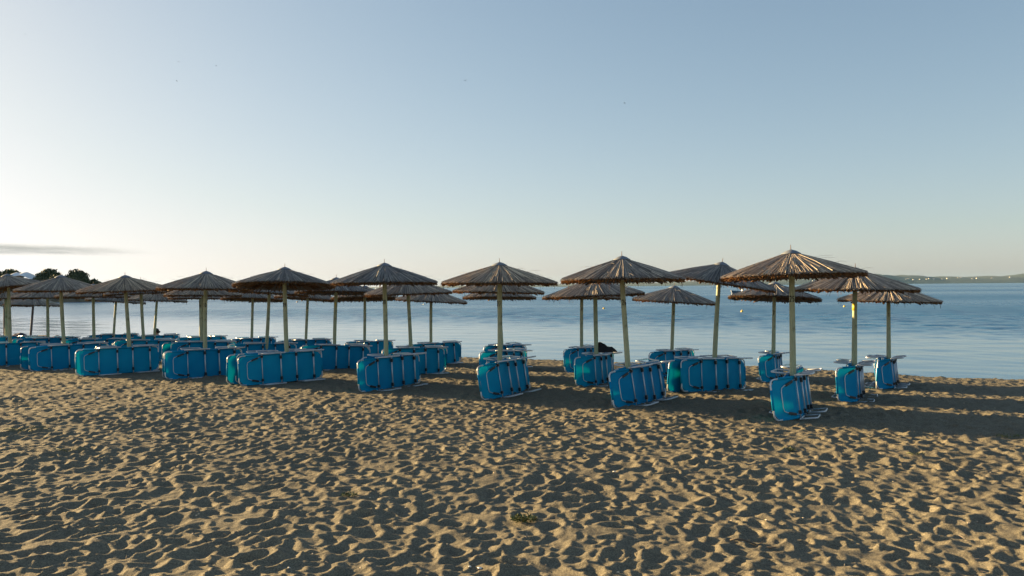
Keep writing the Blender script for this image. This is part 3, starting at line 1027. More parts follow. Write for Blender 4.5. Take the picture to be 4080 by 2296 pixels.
HILL = [(-2600, 5), (-1045, 9), (368, 20), (1374, 31), (2052, 42), (2500, 58), (2826, 70), (3078, 68), (3407, 46), (3600, 51), (3949, 66), (4500, 88), (5600, 74), (7000, 98)]
def hill_height(x, t):
    """t = 0 at the shore, 1 at the crest"""
    xs, hs = zip(*HILL)
    h = float(np.interp(x, xs, hs))
    w = .07 * math.sin(x * .021) + .08 * math.sin(x * .0093 + 1) + .045 * math.sin(x * .057)
    return h * (1 + w) * math.sin(min(t, 1.0) * math.pi / 2) ** .9 if t <= 1 else h * (1 + w) * (1 - .2 * (t - 1))

def build_hills():
    vs, fs = [], []
    xs = np.arange(-2600, 7001, 40.0)
    ts = [-.03, 0, .1, .22, .36, .5, .64, .78, .9, 1.0, 1.3]
    rnd = random.Random(4)
    for x in xs:
        for t in ts:
            y = 5600 + 420 * t * (1 + .15 * math.sin(x * .004)) + 50 * math.sin(x * .003)
            z = -3 if t < 0 else hill_height(x, t) + (rnd.uniform(-.9, .9) if 0 < t < 1.2 else 0) + .3
            vs.append((float(x), y, z))
    n = len(ts)
    for i in range(len(xs) - 1):
        for j in range(n - 1):
            fs.append((i * n + j, (i + 1) * n + j, (i + 1) * n + j + 1, i * n + j + 1))
    me = bpy.data.meshes.new('hills')
    me.from_pydata(vs, [], fs)
    me.polygons.foreach_set('use_smooth', [True] * len(fs))
    tag(link('hills', me, mat=M['hill']), 'low hazy hills across the bay', kind='structure')
build_hills()

def house_parts():
    w = MB(); w.box((0, 0, 3.2), (13, 9, 6.4)); wm = w.mesh('wall', False)
    r = MB()
    r.add([(-7, -5, 6.4), (7, -5, 6.4), (7, 5, 6.4), (-7, 5, 6.4), (-4.5, 0, 8.8), (4.5, 0, 8.8)], [(0, 1, 5, 4), (1, 2, 5), (2, 3, 4, 5), (3, 0, 4), (3, 2, 1, 0)])
    rm = r.mesh('roof', False)
    ws = []
    for x in (-4, 0, 4):
        b = MB(); b.box((x, -4.53, 3.6), (1.5, .12, 1.6)); ws.append(b.mesh('window', False))
    return wm, rm, ws
HW, HR, HWIN = house_parts()
rnd = random.Random(77)
hs = [(2905, .30), (2940, .34), (2965, .28), (3010, .27), (3055, .30), (3085, .33), (3110, .30), (3190, .40), (3225, .42), (3330, .48), (3350, .50), (3405, .40), (3440, .42), (3560, .45),
      (3700, .50), (3790, .38), (3815, .40), (3835, .36), (3860, .38), (3905, .42), (2560, .30), (2380, .32), (2230, .30)]
for x, t in hs:
    y = 5600 + 420 * t * (1 + .15 * math.sin(x * .004)) + 50 * math.sin(x * .003)
    root = link('hillside_house', None)
    root.location = (x + rnd.uniform(-8, 8), y, hill_height(x, t) - .4)
    root.rotation_euler = (0, 0, rnd.uniform(-.5, .3))
    sc = rnd.uniform(.55, 1.0)
    root.scale = (sc * rnd.uniform(.8, 1.5), sc, sc)
    link('wall', HW, root, M['wall']); link('roof', HR, root, M['roof'])
    for w_ in HWIN:
        link('window', w_, root, M['pane'])
    tag(root, 'tiny white house on the far hillside across the bay', 'house', 'white houses on the far hillside')

# ------------------------------------------------------------------ headland with pines and a tent
M['scrub'] = simple_mat('dry_headland', (.07, .06, .035), (.15, .12, .075), .4, 0.95)
M['pine'] = make_leaf_mat('pine_foliage', (.018, .030, .010), (.055, .075, .022))
M['bush'] = make_leaf_mat('shrub_foliage', (.025, .040, .014), (.075, .090, .030))
M['bark'] = simple_mat('bark', (.07, .05, .035), (.13, .10, .07), 4.0, 0.9)
M['tent'] = simple_mat('white_tent_cloth', (.74, .76, .78), (.82, .83, .84), .6, 0.7)

def head_z(x, y):
    a = np.clip((-84.5 - x) / 16.0, 0, 1)
    front = np.clip((y - (161 + 1.2 * math.sin(x * .35))) / 7.0, 0, 1)
    back = np.clip((245 - y) / 30.0, 0, 1)
    return -.6 + 4.1 * math.sqrt(a) * front ** .6 * back + .25 * math.sin(x * .9) * math.sin(y * .7)

def build_headland():
    xs = np.arange(-330, -82.9, 1.6); ys = np.arange(156, 252, 2.0)
    vs = [(float(x), float(y), float(head_z(x, y))) for x in xs for y in ys]
    n = len(ys)
    fs = [(i * n + j, (i + 1) * n + j, (i + 1) * n + j + 1, i * n + j + 1) for i in range(len(xs) - 1) for j in range(n - 1)]
    me = bpy.data.meshes.new('headland')
    me.from_pydata(vs, [], fs)
    me.polygons.foreach_set('use_smooth', [True] * len(fs))
    tag(link('headland', me, mat=M['scrub']), 'low dark headland reaching into the sea', kind='structure')
build_headland()

def leaf_cloud(seed, lobes, n, size):
    """leaf sized faces spread through overlapping clumps"""
    rnd = random.Random(seed)
    vs, fs = [], []
    wsum = [a[3] * a[4] * a[5] for a in lobes]
    for i in range(n):
        cx, cy, cz, rx, ry, rz = rnd.choices(lobes, wsum)[0]
        d = Vector((rnd.gauss(0, 1), rnd.gauss(0, 1), rnd.gauss(0, 1))).normalized()
        k = rnd.random() ** .30 * (1 + rnd.gauss(0, .10))
        p = Vector((cx + d.x * rx * k, cy + d.y * ry * k, cz + d.z * rz * k))
        q = Euler((rnd.uniform(0, 6.3), rnd.uniform(0, 6.3), rnd.uniform(0, 6.3))).to_matrix()
        s = size * rnd.uniform(.6, 1.4)
        o = len(vs)
        for ax, ay in ((-1, 0), (0, -.45), (1, 0), (0, .45)):
            vs.append(tuple(p + q @ Vector((ax * s, ay * s, 0))))
        fs.append((o, o + 1, o + 2, o + 3))
    me = bpy.data.meshes.new('crown')
    me.from_pydata(vs, [], fs)
    return me

def tree(name, x, y, top, wid, seed, label, cat, group, mat, dome=True):
    rnd = random.Random(seed)
    g = head_z(x, y) - .1
    root = link(name, None); root.location = (x, y, g)
    top += .4
    h = top - g
    lobes = []
    for k in range(11):
        a = rnd.uniform(0, 6.28); rr = wid * .5 * math.sqrt(rnd.random()) * .72
        zc = h * (.66 if dome else .5) - rr * (.22 if dome else .1) + rnd.uniform(-.08, .06) * h
        r = wid * rnd.uniform(.15, .23)
        lobes.append((rr * math.cos(a), rr * math.sin(a), zc, r, r, r * (.62 if dome else .8)))
    lobes.append((0, 0, h * .78, wid * .27, wid * .27, h * .21))
    lobes.append((wid * .08, 0, h * .58, wid * .36, wid * .36, h * .26))
    if not dome: lobes.append((0, 0, h * .3, wid * .42, wid * .42, h * .32))
    link('crown', leaf_cloud(seed, lobes, 3600, .25), root, mat)
    mb = MB()
    mb.tube([(0, 0, -.3), (.08, .02, h * .3), (-.05, .05, h * .62)], [wid * .035, wid * .028, wid * .016], 8)
    for k in range(4):
        a = rnd.uniform(0, 6.28)
        mb.tube([(.04, .03, h * .34), (wid * .16 * math.cos(a), wid * .16 * math.sin(a), h * .52), (wid * .30 * math.cos(a), wid * .30 * math.sin(a), h * .66)], [wid * .018, wid * .012, wid * .006], 6)
    link('trunk', mb.mesh('trunk'), root, M['bark'])
    tag(root, label, cat, group)

tree('pine_tree', -113.4, 176, 7.05, 5.6, 1, 'dark round pine on the headland, left of the white tent', 'tree', 'pines on the headland', M['pine'])
tree('pine_tree', -118.6, 178, 7.4, 5.2, 2, 'dark pine on the headland at the left picture edge', 'tree', 'pines on the headland', M['pine'])
tree('pine_tree', -104.6, 176, 7.05, 5.9, 3, 'broad dark pine on the headland just right of the white tent', 'tree', 'pines on the headland', M['pine'])
tree('pine_tree', -98.0, 175, 6.85, 5.7, 4, 'rightmost dark round pine on the headland', 'tree', 'pines on the headland', M['pine'])
for k, (x, y, t, w) in enumerate([(-100.6, 171, 5.5, 4.4), (-96.2, 171, 5.3, 4.4), (-94.0, 171.5, 4.8, 3.6), (-92.4, 172, 4.5, 3.0), (-91.0, 171, 4.0, 2.8), (-89.6, 171, 3.2, 2.4),
                                  (-103.2, 170, 5.1, 4.2), (-106.5, 169, 4.3, 3.6), (-110.5, 169, 4.3, 3.6), (-114.5, 170, 5.2, 4.6)]):
    lab = ['low shrub below the broad pine on the headland', 'shrub against the foot of the rightmost pine', 'shrub right of the rightmost pine, tallest on the slope', 'second shrub right of the pines on the sloping headland',
           'third shrub right of the pines on the sloping headland', 'last low shrub at the tip of the headland', 'shrub under the right end of the white tent', 'shrub in front of the middle of the tent',
           'shrub in front of the left half of the tent', 'shrub below the pine left of the tent'][k]
    tree('shrub', x, y, t, w, 30 + k, lab, 'shrub', 'shrubs on the headland', M['bush'], dome=False)

def build_tent():
    root = link('stretch_tent', None)
    cx, cy = -107.6, 172.5
    root.location = (cx, cy, head_z(cx, cy))
    g = root.location.z
    nx, ny = 36, 12
    vs, fs = [], []
    for i in range(nx + 1):
        for j in range(ny + 1):
            x = -4.4 + 8.6 * i / nx; y = -2.4 + 4.8 * j / ny
            e = math.exp(-((x + 2.3) / 1.25) ** 2) + math.exp(-((x - .1) / 1.25) ** 2)
            yy = 1 - (abs(y) / 2.4) ** 1.5 * .55
            z = 1.35 + 1.05 * min(1.15, e) * yy + .45 * (1 - abs(x + .8) / 4.6) * yy - .55 * max(0, x - 1.4) / 2.8
            vs.append((x, y, z + 3.8 - g))
    for i in range(nx):
        for j in range(ny):
            a = i * (ny + 1) + j
            fs.append((a, a + ny + 1, a + ny + 2, a + 1))
    me = bpy.data.meshes.new('tent_cloth'); me.from_pydata(vs, [], fs)
    me.polygons.foreach_set('use_smooth', [True] * len(fs))
    link('tent_cloth', me, root, M['tent'])
    for x, y, h in ((-2.3, 0, 6.65), (.1, 0, 6.65), (-4.1, -2.2, 5.05), (4.0, -2.2, 4.65), (-.9, -2.3, 5.65), (-4.1, 2.2, 5.05), (4.0, 2.2, 4.65)):
        mb = MB(); mb.tube([(x, y, -.5), (x, y, h - g)], .05, 8)
        link('tent_pole', mb.mesh('tent_pole'), root, M['alu'])
    tag(root, 'white stretched tent with two peaks among the headland pines', 'tent')
build_tent()

# ------------------------------------------------------------------ boats and buoys
M['hull'] = simple_mat('blue_grey_hull', (.07, .10, .15), (.11, .15, .20), 2.0, 0.45)
M['white'] = simple_mat('white_paint', (.74, .73, .70), (.82, .81, .78), 3.0, 0.4)
M['buoy_y'] = simple_mat('yellow_float', (.72, .48, .06), (.80, .57, .10), 8.0, 0.4)
M['buoy_w'] = simple_mat('white_float', (.70, .68, .62), (.80, .78, .72), 8.0, 0.4)
M['buoy_o'] = simple_mat('orange_float', (.60, .28, .10), (.70, .36, .15), 8.0, 0.4)

def boat_parts():
    L, B = 4.6, 1.6
    def ring(x):
        t = (x + L / 2) / L                     # 0 bow, 1 stern
        w = B / 2 * (math.sin(min(1, t * 1.25) * math.pi / 2) ** .7) * (1 - .12 * max(0, t - .6))
        sheer = .62 + .34 * (1 - t) ** 2 + .05 * t
        keel = -.15 + .10 * (1 - t) ** 3
        return w, sheer, keel
    xs = [-L / 2 + L * k / 16 for k in range(17)]
    vs, fs = [], []
    for x in xs:
        w, s, k = ring(x); w = max(w, .02)
        rake = -.30 * (1 - (x + L / 2) / L) ** 3
        for fy, fz in ((-1, 1), (-.92, .62), (-.62, .2), (0, 0), (.62, .2), (.92, .62), (1, 1), (.88, .97), (.6, .35), (0, .28), (-.6, .35), (-.88, .97)):
            vs.append((x + rake * fz, fy * w, k + (s - k) * fz))
    n = 12
    for i in range(16):
        for j in range(n):
            fs.append((i * n + j, (i + 1) * n + j, (i + 1) * n + (j + 1) % n, i * n + (j + 1) % n))
    fs.append(tuple(range(n))); fs.append(tuple(16 * n + j for j in range(n))[::-1])
    hb = MB(); hb.add(vs, fs); hull = hb.mesh('hull', False)
    gb = MB()
    for sgn in (-1, 1):
        gb.tube([(x - .30 * (1 - (x + L / 2) / L) ** 3, sgn * max(ring(x)[0], .02), ring(x)[1]) for x in xs], .045, 6)
    gun = gb.mesh('gunwale')
    sb = MB(); sb.tube([(-L / 2 - .33, 0, 1.02), (-L / 2 - .16, 0, .45), (-L / 2 + .05, 0, -.05)], .075, 6); stem = sb.mesh('bow_stem')
    cb = MB(); cb.box((.45, 0, .75), (.55, .6, .75)); cb.tube([(.45, 0, 1.0), (.4, 0, 1.9)], .05, 6); cab = cb.mesh('engine_box', False)
    ob = MB(); ob.box((L / 2 - .12, 0, .85), (.3, .4, .5)); ob.box((L / 2 - .5, 0, .62), (.35, 1.3, .06)); st = ob.mesh('stern_seat', False)
    return [('hull', hull, 'hull'), ('gunwale', gun, 'white'), ('bow_stem', stem, 'white'), ('engine_box', cab, 'white'), ('stern_seat', st, 'white')]
BOAT = boat_parts()
for x, y, rz, sc, lab in ((61.2, 208, .12, 1.05, 'small blue-grey boat moored between the umbrellas at right'),
                          (-176, 1000, .5, 1.5, 'tiny pale boat near the horizon left of centre')):
    root = link('moored_boat', None); root.location = (x, y, 0); root.rotation_euler = (0, 0, rz); root.scale = (sc, sc, sc)
    for nm, me, mt in BOAT:
        link(nm, me, root, M[mt])
    tag(root, lab, 'boat')

def buoy_mesh(r):
    mb = MB()
    prof = [(0.0, -.75), (.55, -.62), (.92, -.25), (1.0, .1), (.85, .55), (.5, .85), (.22, .98), (.16, 1.0), (.14, 1.28), (.05, 1.32)]
    seg = 14
    vs = [(max(a, .001) * r * math.cos(2 * math.pi * k / seg), max(a, .001) * r * math.sin(2 * math.pi * k / seg), z * r) for a, z in prof for k in range(seg)]
    fs = [(j * seg + k, j * seg + (k + 1) % seg, (j + 1) * seg + (k + 1) % seg, (j + 1) * seg + k) for j in range(len(prof) - 1) for k in range(seg)]
    fs.append(tuple((len(prof) - 1) * seg + k for k in range(seg)))
    mb.add(vs, fs)
    return mb.mesh('buoy')
BM = buoy_mesh(.125)
for x, y, r, mt, lab in ((20.68, 70.0, 1, 'buoy_y', 'yellow float on the water left of the pole numbered 25'), (35.36, 82.8, 1, 'buoy_y', 'small yellow float left of the rightmost middle row pole'),
                         (9.76, 82.8, 1, 'buoy_y', 'small yellow float left of the pole numbered 26'), (-12.4, 109.4, 1.1, 'buoy_w', 'white float right of the pole numbered 28'),
                         (-38.1, 138, 1.3, 'buoy_o', 'small orange float under the canopies right of the pole numbered 29'), (56.0, 198, 1.8, 'buoy_w', 'white float beside the bow of the moored boat')):
    me = BM.copy(); b = link('float_buoy', me, None, M[mt]); b.location = (x, y, .03); b.scale = (r, r, r)
    tag(b, lab, 'buoy', 'mooring floats')

# ------------------------------------------------------------------ person sitting at the water's edge
M['skin'] = simple_mat('skin', (.42, .25, .17), (.50, .31, .22), 12.0, 0.55)
M['hair'] = simple_mat('dark_hair', (.012, .009, .008), (.03, .02, .016), 60.0, 0.5, bump=.4)
M['top'] = simple_mat('purple_top', (.035, .018, .075), (.06, .03, .11), 20.0, 0.85)
M['shorts'] = simple_mat('navy_shorts', (.01, .015, .04), (.02, .03, .06), 20.0, 0.85)

def skin_mesh(name, joints, edges, root_i, sub=2):
    me = bpy.data.meshes.new(name)
    me.from_pydata([j[0] for j in joints], edges, [])
    ob = bpy.data.objects.new(name + '_build', me); COL.objects.link(ob)
    ob.modifiers.new('skin', 'SKIN'); ob.modifiers.new('sub', 'SUBSURF').levels = sub
    for i, (p, r) in enumerate(joints):
        me.skin_vertices[0].data[i].radius = (r, r) if not isinstance(r, tuple) else r
        me.skin_vertices[0].data[i].use_root = (i == root_i)
    dg = bpy.context.evaluated_depsgraph_get()
    out = bpy.data.meshes.new_from_object(ob.evaluated_get(dg))
    out.name = name
    out.polygons.foreach_set('use_smooth', [True] * len(out.polygons))
    bpy.data.objects.remove(ob)
    return out

def build_person():
    x, y = -14.45, 31.6
    g = GROUND(x, y)
    root = link('person', None); root.location = (x, y, g - .02); root.scale = (1.06, 1.06, 1.06)
    root.rotation_euler = (0, 0, R(30))          # faces local -x: left, towards the low sun
    J = [((.06, 0, .12), .115),                  # 0 pelvis
         ((.10, 0, .26), .105), ((.09, 0, .40), .115), ((.05, 0, .50), .075), ((.025, 0, .555), .045), ((.0, 0, .60), .05),   # spine .. neck, skull base
         ((-.03, 0, .665), .082), ((-.035, 0, .72), .07),                                                                      # 6,7 head
         ((.06, .15, .485), .052), ((-.03, .19, .30), .040), ((-.24, .12, .31), .030), ((-.30, .08, .32), .022),              # left arm on knee
         ((.06, -.15, .485), .052), ((-.03, -.19, .30), .040), ((-.24, -.12, .31), .030), ((-.30, -.08, .32), .022),          # right arm
         ((.02, .10, .11), .085), ((-.33, .12, .36), .058), ((-.42, .12, .08), .042), ((-.52, .12, .035), .032),              # left leg
         ((.02, -.10, .11), .085), ((-.33, -.12, .36), .058), ((-.42, -.12, .08), .042), ((-.52, -.12, .035), .032),          # right leg
         ((-.105, 0, .665), .018)]               # nose
    for sgn, hand in ((1, 11), (-1, 15)):
        pass
    E = [(0, 1), (1, 2), (2, 3), (3, 4), (4, 5), (5, 6), (6, 7), (2, 8), (8, 9), (9, 10), (10, 11), (2, 12), (12, 13), (13, 14), (14, 15), (0, 16), (16, 17), (17, 18), (18, 19), (0, 20), (20, 21), (21, 22), (22, 23), (6, 24)]
    # fingers
    for sgn, hand in ((1, 11), (-1, 15)):
        hx, hy, hz = J[hand][0]
        for k in range(4):
            a = len(J)
            J.append(((hx - .045, hy + (k - 1.5) * .016, hz + .012), .0085)); J.append(((hx - .082 + .004 * abs(k - 1.4), hy + (k - 1.5) * .018, hz - .012), .0075))
            E += [(hand, a), (a, a + 1)]
        a = len(J)
        J.append(((hx - .012, hy - sgn * .032, hz - .012), .010)); J.append(((hx - .04, hy - sgn * .042, hz - .03), .008))
        E += [(hand, a), (a, a + 1)]
    link('body', skin_mesh('body', J, E, 0), root, M['skin'])
    # hair pulled back over the skull with a knot
    mb = MB()
    def blob(c, r, mbx, lim=-2):
        vs, fs = [], []
        nu, nv = 14, 9
        for j in range(nv + 1):
            ph = math.pi * j / nv
            for i in range(nu):
                a = 2 * math.pi * i / nu
                d = 1 + .04 * math.sin(5 * a + 3 * ph)
                vs.append((c[0] + r[0] * d * math.sin(ph) * math.cos(a), c[1] + r[1] * d * math.sin(ph) * math.sin(a), c[2] + r[2] * math.cos(ph)))
        for j in range(nv):
            for i in range(nu):
                fs.append((j * nu + i, (j + 1) * nu + i, (j + 1) * nu + (i + 1) % nu, j * nu + (i + 1) % nu))
        mbx.add(vs, fs)
    blob((-.005, 0, .715), (.098, .096, .088), mb); blob((.045, 0, .665), (.06, .075, .085), mb); blob((.085, 0, .66), (.05, .045, .04), mb)
    link('hair', mb.mesh('hair'), root, M['hair'])
    T = [((.065, 0, .14), .135), ((.10, 0, .26), .122), ((.09, 0, .41), .130), ((.055, 0, .505), .078), ((.065, .15, .485), .066), ((.02, .175, .40), .056), ((.065, -.15, .485), .066), ((.02, -.175, .40), .056)]
    link('top', skin_mesh('top', T, [(0, 1), (1, 2), (2, 3), (2, 4), (4, 5), (2, 6), (6, 7)], 0), root, M['top'])
    S = [((.06, 0, .12), .135), ((.02, .10, .115), .103), ((-.16, .11, .235), .085), ((.02, -.10, .115), .103), ((-.16, -.11, .235), .085)]
    link('shorts', skin_mesh('shorts', S, [(0, 1), (1, 2), (0, 3), (3, 4)], 0), root, M['shorts'])
    tag(root, 'person in purple top with dark hair sitting by the water behind the loungers', 'person')
build_person()

# ------------------------------------------------------------------ things left on the beach
M['bag'] = simple_mat('black_cloth', (.006, .006, .008), (.020, .019, .024), 25.0, 0.8, bump=.6)
M['mound'] = simple_mat('dark_tarpaulin', (.030, .022, .038), (.055, .042, .062), 5.0, 0.6, bump=.5)
M['plank'] = simple_mat('grey_plank', (.09, .07, .05), (.16, .125, .09), 8.0, 0.85, bump=.4)
M['ypaint'] = simple_mat('yellow_paint', (.62, .50, .08), (.72, .60, .14), 10.0, 0.6)

def lump(name, prof, length, wid, seed, mat):
    """a soft heap whose ridge follows prof (height along its length)"""
    rnd = random.Random(seed)
    nx, na = 26, 16
    vs, fs = [], []
    for i in range(nx + 1):
        t = i / nx
        h = float(np.interp(t, [p[0] for p in prof], [p[1] for p in prof]))
        w = wid * (math.sin(math.pi * (.04 + .92 * t)) ** .5)
        for k in range(na + 1):
            a = math.pi * k / na
            d = 1 + .07 * math.sin(6 * a + 9 * t + seed) + .05 * math.sin(13 * a - 17 * t) + rnd.uniform(-.025, .025)
            vs.append(((t - .5) * length, -math.cos(a) * w * .5 * d, math.sin(a) ** .8 * h * d))
    for i in range(nx):
        for k in range(na):
            a = i * (na + 1) + k
            fs.append((a, a + na + 1, a + na + 2, a + 1))
    fs.append(tuple(range(na + 1))[::-1] ); fs.append(tuple(nx * (na + 1) + k for k in range(na + 1)))
    for i in range(nx):
        fs.append((i * (na + 1), i * (na + 1) + na, (i + 1) * (na + 1) + na, (i + 1) * (na + 1))[::-1])
    mb = MB(); mb.add(vs, fs)
    return link(name, mb.mesh(name), None, mat)

b = lump('crumpled_bag', [(0, .03), (.08, .16), (.22, .215), (.4, .18), (.6, .115), (.8, .105), (.92, .06), (1, .02)], .50, .24, 3, M['bag'])
b.location = (2.01, 16.80, .995); b.rotation_euler = (0, 0, R(12))
tag(b, 'crumpled black cloth bag lying on top of two loungers', 'bag')

for x, y, L, W, h, rz, lab, sd in ((-20.0, 33.9, 1.55, .9, .46, .15, 'dark covered mound right of the low bench by the water', 4), (-22.6, 35.6, 1.4, .9, .48, .1, 'dark covered mound between the leftmost poles by the water', 6)):
    o = lump('covered_mound', [(0, .02), (.12, .5 * h), (.35, .86 * h), (.6, h), (.82, .7 * h), (1, .03)], L, W, sd, M['mound'])
    o.location = (x, y, GROUND(x, y) - .03); o.rotation_euler = (0, 0, rz)
    tag(o, lab, 'mound', 'dark mounds by the water')
for x, y, L, rz, lab, sd in ((-21.9, 34.9, 2.3, .05, 'long flat dark heap left of the low bench', 9), (-20.9, 34.6, 1.3, -.1, 'flat dark heap under the low bench', 12)):
    o = lump('seaweed_heap', [(0, .02), (.15, .12), (.5, .16), (.8, .12), (1, .02)], L, .7, sd, M['mound'])
    o.location = (x, y, GROUND(x, y) - .02); o.rotation_euler = (0, 0, rz)
    tag(o, lab, 'seaweed', 'dark heaps by the water')

def build_bench():
    x, y = -21.25, 34.9
    g = GROUND(x, y)
    root = link('low_bench', None); root.location = (x, y, g); root.rotation_euler = (0, 0, .15)
    for k in range(3):
        m_ = MB(); m_.box((0, -.13 + .13 * k, .37), (.68, .12, .03)); link('board', m_.mesh('board', False), root, M['plank'])
    for i, (dx, dy) in enumerate(((-.29, -.15), (-.29, .15), (.26, -.15), (.26, .15))):
        m_ = MB(); m_.box((dx, dy, .17), (.05, .05, .37)); lg = link('leg', m_.mesh('leg', False), root, M['ypaint' if dx < 0 else 'plank'])
        if dx < 0: lg['label'] = 'yellow painted leg'
    tag(root, 'low wooden bench with a yellow leg by the water at left', 'bench')
build_bench()
m_ = MB(); m_.box((0, 0, 0), (.95, .12, .05)); pk = link('leaning_plank', m_.mesh('leaning_plank', False), None, M['plank'])
pk.location = (-22.75, 34.1, .50); pk.rotation_euler = (0, R(30), .1)
tag(pk, 'dark plank leaning on the leftmost grey pole', 'plank')

# weeds in the sand
M['weed'] = make_leaf_mat('beach_weed', (.040, .055, .012), (.15, .165, .045))
def weed_mesh(seed, n, rad, hgt):
    rnd = random.Random(seed)
    vs, fs = [], []
    for i in range(n):
        a = rnd.uniform(0, 6.28); r = rad * math.sqrt(rnd.random())
        bx, by = r * math.cos(a), r * .6 * math.sin(a)
        az = rnd.uniform(0, 6.28); el = rnd.uniform(.25, 1.2); L = hgt * rnd.uniform(.5, 1.2)
        d = Vector((math.cos(az) * math.cos(el), math.sin(az) * math.cos(el), math.sin(el)))
        s = d.cross(Vector((0, 0, 1))).normalized() * hgt * rnd.uniform(.10, .2)
        p = Vector((bx, by, rnd.uniform(-.005, hgt * .5)))
        o = len(vs)
        vs += [tuple(p), tuple(p + d * L * .5 + s), tuple(p + d * L + Vector((0, 0, -.15 * L))), tuple(p + d * L * .5 - s)]
        fs.append((o, o + 1, o + 2, o + 3))
    me = bpy.data.meshes.new('leaves'); me.from_pydata(vs, [], fs)
    return me
for k, (x, y, n, r, h, lab) in enumerate([(.08, 6.38, 230, .115, .045, 'green weed tuft in the foreground sand near the centre'), (-6.75, 10.8, 150, .34, .035, 'wide low green weed patch in the sand at the left edge'),
                                          (3.28, 9.27, 90, .10, .035, 'small weed tuft in the sand below the rightmost front row loungers'), (6.35, 9.95, 80, .18, .035, 'weed patch in the sand at the right edge'),
                                          (-2.6, 13.65, 70, .2, .03, 'weed patch in front of the fourth front row loungers'), (-1.52, 7.17, 70, .08, .035, 'tiny weed sprig left of the central tuft'),
                                          (-5.3, 9.3, 50, .2, .03, 'thin weed patch in the sand right of the left edge patch'), (4.6, 8.9, 50, .12, .025, 'thin weed tuft right of the small weed tuft')]):
    root = link('beach_weed', None); root.location = (x, y, GROUND(x, y) + .004)
    link('leaves', weed_mesh(k + 50, n, r, h), root, M['weed'])
    mb = MB(); rw = random.Random(k)
    for q in range(7):
        a = rw.uniform(0, 6.28)
        mb.tube([(0, 0, -.03), (r * .5 * math.cos(a), r * .3 * math.sin(a), h * .4), (r * .9 * math.cos(a), r * .55 * math.sin(a), h * .5)], .0025, 5)
    link('stem', mb.mesh('stem'), root, M['weed'])
    tag(root, lab, 'weed', 'weeds in the sand')

# driftwood and litter
for x, y, L, rz, lab in ((1.77, 5.74, .34, -.35, 'thin dry stick lying in the foreground sand right of centre'), (-4.05, 6.65, .30, .3, 'thin dry stick half buried in the sand at lower left')):
    mb = MB(); rw = random.Random(int(L * 100))
    pts = [((t - .5) * L, .02 * math.sin(5 * t), .012 * math.sin(7 * t)) for t in [k / 7 for k in range(8)]]
    mb.tube(pts, [.007, .008, .008, .007, .007, .006, .005, .003], 7)
    mb.tube([pts[4], (pts[4][0] + .05, .05, .02)], [.004, .002], 5)
    o = link('dry_stick', mb.mesh('dry_stick'), None, M['plank']); o.location = (x, y, GROUND(x, y) + .018); o.rotation_euler = (0, .05, rz)
    tag(o, lab, 'stick', 'sticks in the sand')
for k, (x, y, s, lab) in enumerate([(-.24, 5.42, .014, 'white shell piece in the sand at the bottom centre'), (-.31, 5.44, .010, 'smaller white shell piece beside another at the bottom centre'), (-1.55, 5.35, .010, 'pale shell piece in the sand at lower left'),
                                    (1.05, 8.1, .016, 'pale shell piece in the sand right of the weed tuft'), (-3.1, 12.2, .03, 'pale stone in the sand below the fourth loungers'), (-7.7, 14.4, .03, 'pale stone in the sand before the left loungers')]):
    mb = MB(); rw = random.Random(k)
    seg = 9
    vs = [(0, 0, s * .45)]
    for ring, (rr, zz) in enumerate(((.6, .36), (1.0, .05), (.8, -.12))):
        for q in range(seg):
            a = 2 * math.pi * q / seg; d = rr * s * (1 + .15 * math.sin(3 * a + k) + rw.uniform(-.1, .1))
            vs.append((d * math.cos(a) * 1.3, d * math.sin(a), zz * s))
    fs = [(0, 1 + q, 1 + (q + 1) % seg) for q in range(seg)]
    for ring in range(2):
        fs += [(1 + ring * seg + q, 1 + (ring + 1) * seg + q, 1 + (ring + 1) * seg + (q + 1) % seg, 1 + ring * seg + (q + 1) % seg) for q in range(seg)]
    mb.add(vs, fs)
    o = link('shell_fragment', mb.mesh('shell_fragment'), None, M['white']); o.location = (x, y, GROUND(x, y) + .006); o.rotation_euler = (.2, .1, k)
    tag(o, lab, 'shell', 'shells and stones in the sand')

# fine litter: bits of dry weed, reed and shell strewn over the sand
def build_debris():
    rw = random.Random(9)
    mb = MB()
    for i in range(900):
        y = 4.6 + 14 * rw.random() ** 1.4; x = rw.uniform(-.75, .75) * y
        z = GROUND(x, y) + .004
        a = rw.uniform(0, 6.28)
        if rw.random() < .6:
            L = rw.uniform(.02, .09)
            p0 = Vector((x, y, z)); p1 = p0 + Vector((math.cos(a) * L, math.sin(a) * L, rw.uniform(0, .012)))
            t = rw.uniform(.05, .5)
            reed(mb, [p0, (p0 + p1) / 2 + Vector((0, 0, .003)), p1], rw.uniform(.002, .005), (t, t, t), rw)
        else:
            q = Matrix.Rotation(a, 3, 'Z'); t = rw.choice([.1, .3, .9, 1])
            sz = rw.uniform(.004, .011)
            mb.box((x, y, z), (sz * 1.5, sz, sz * .6), q, (t, t, t))
    tag(link('sand_debris', mb.mesh('sand_debris', False), None, M['reed']), 'scattered bits of dry weed and shell on the sand', kind='stuff')
build_debris()

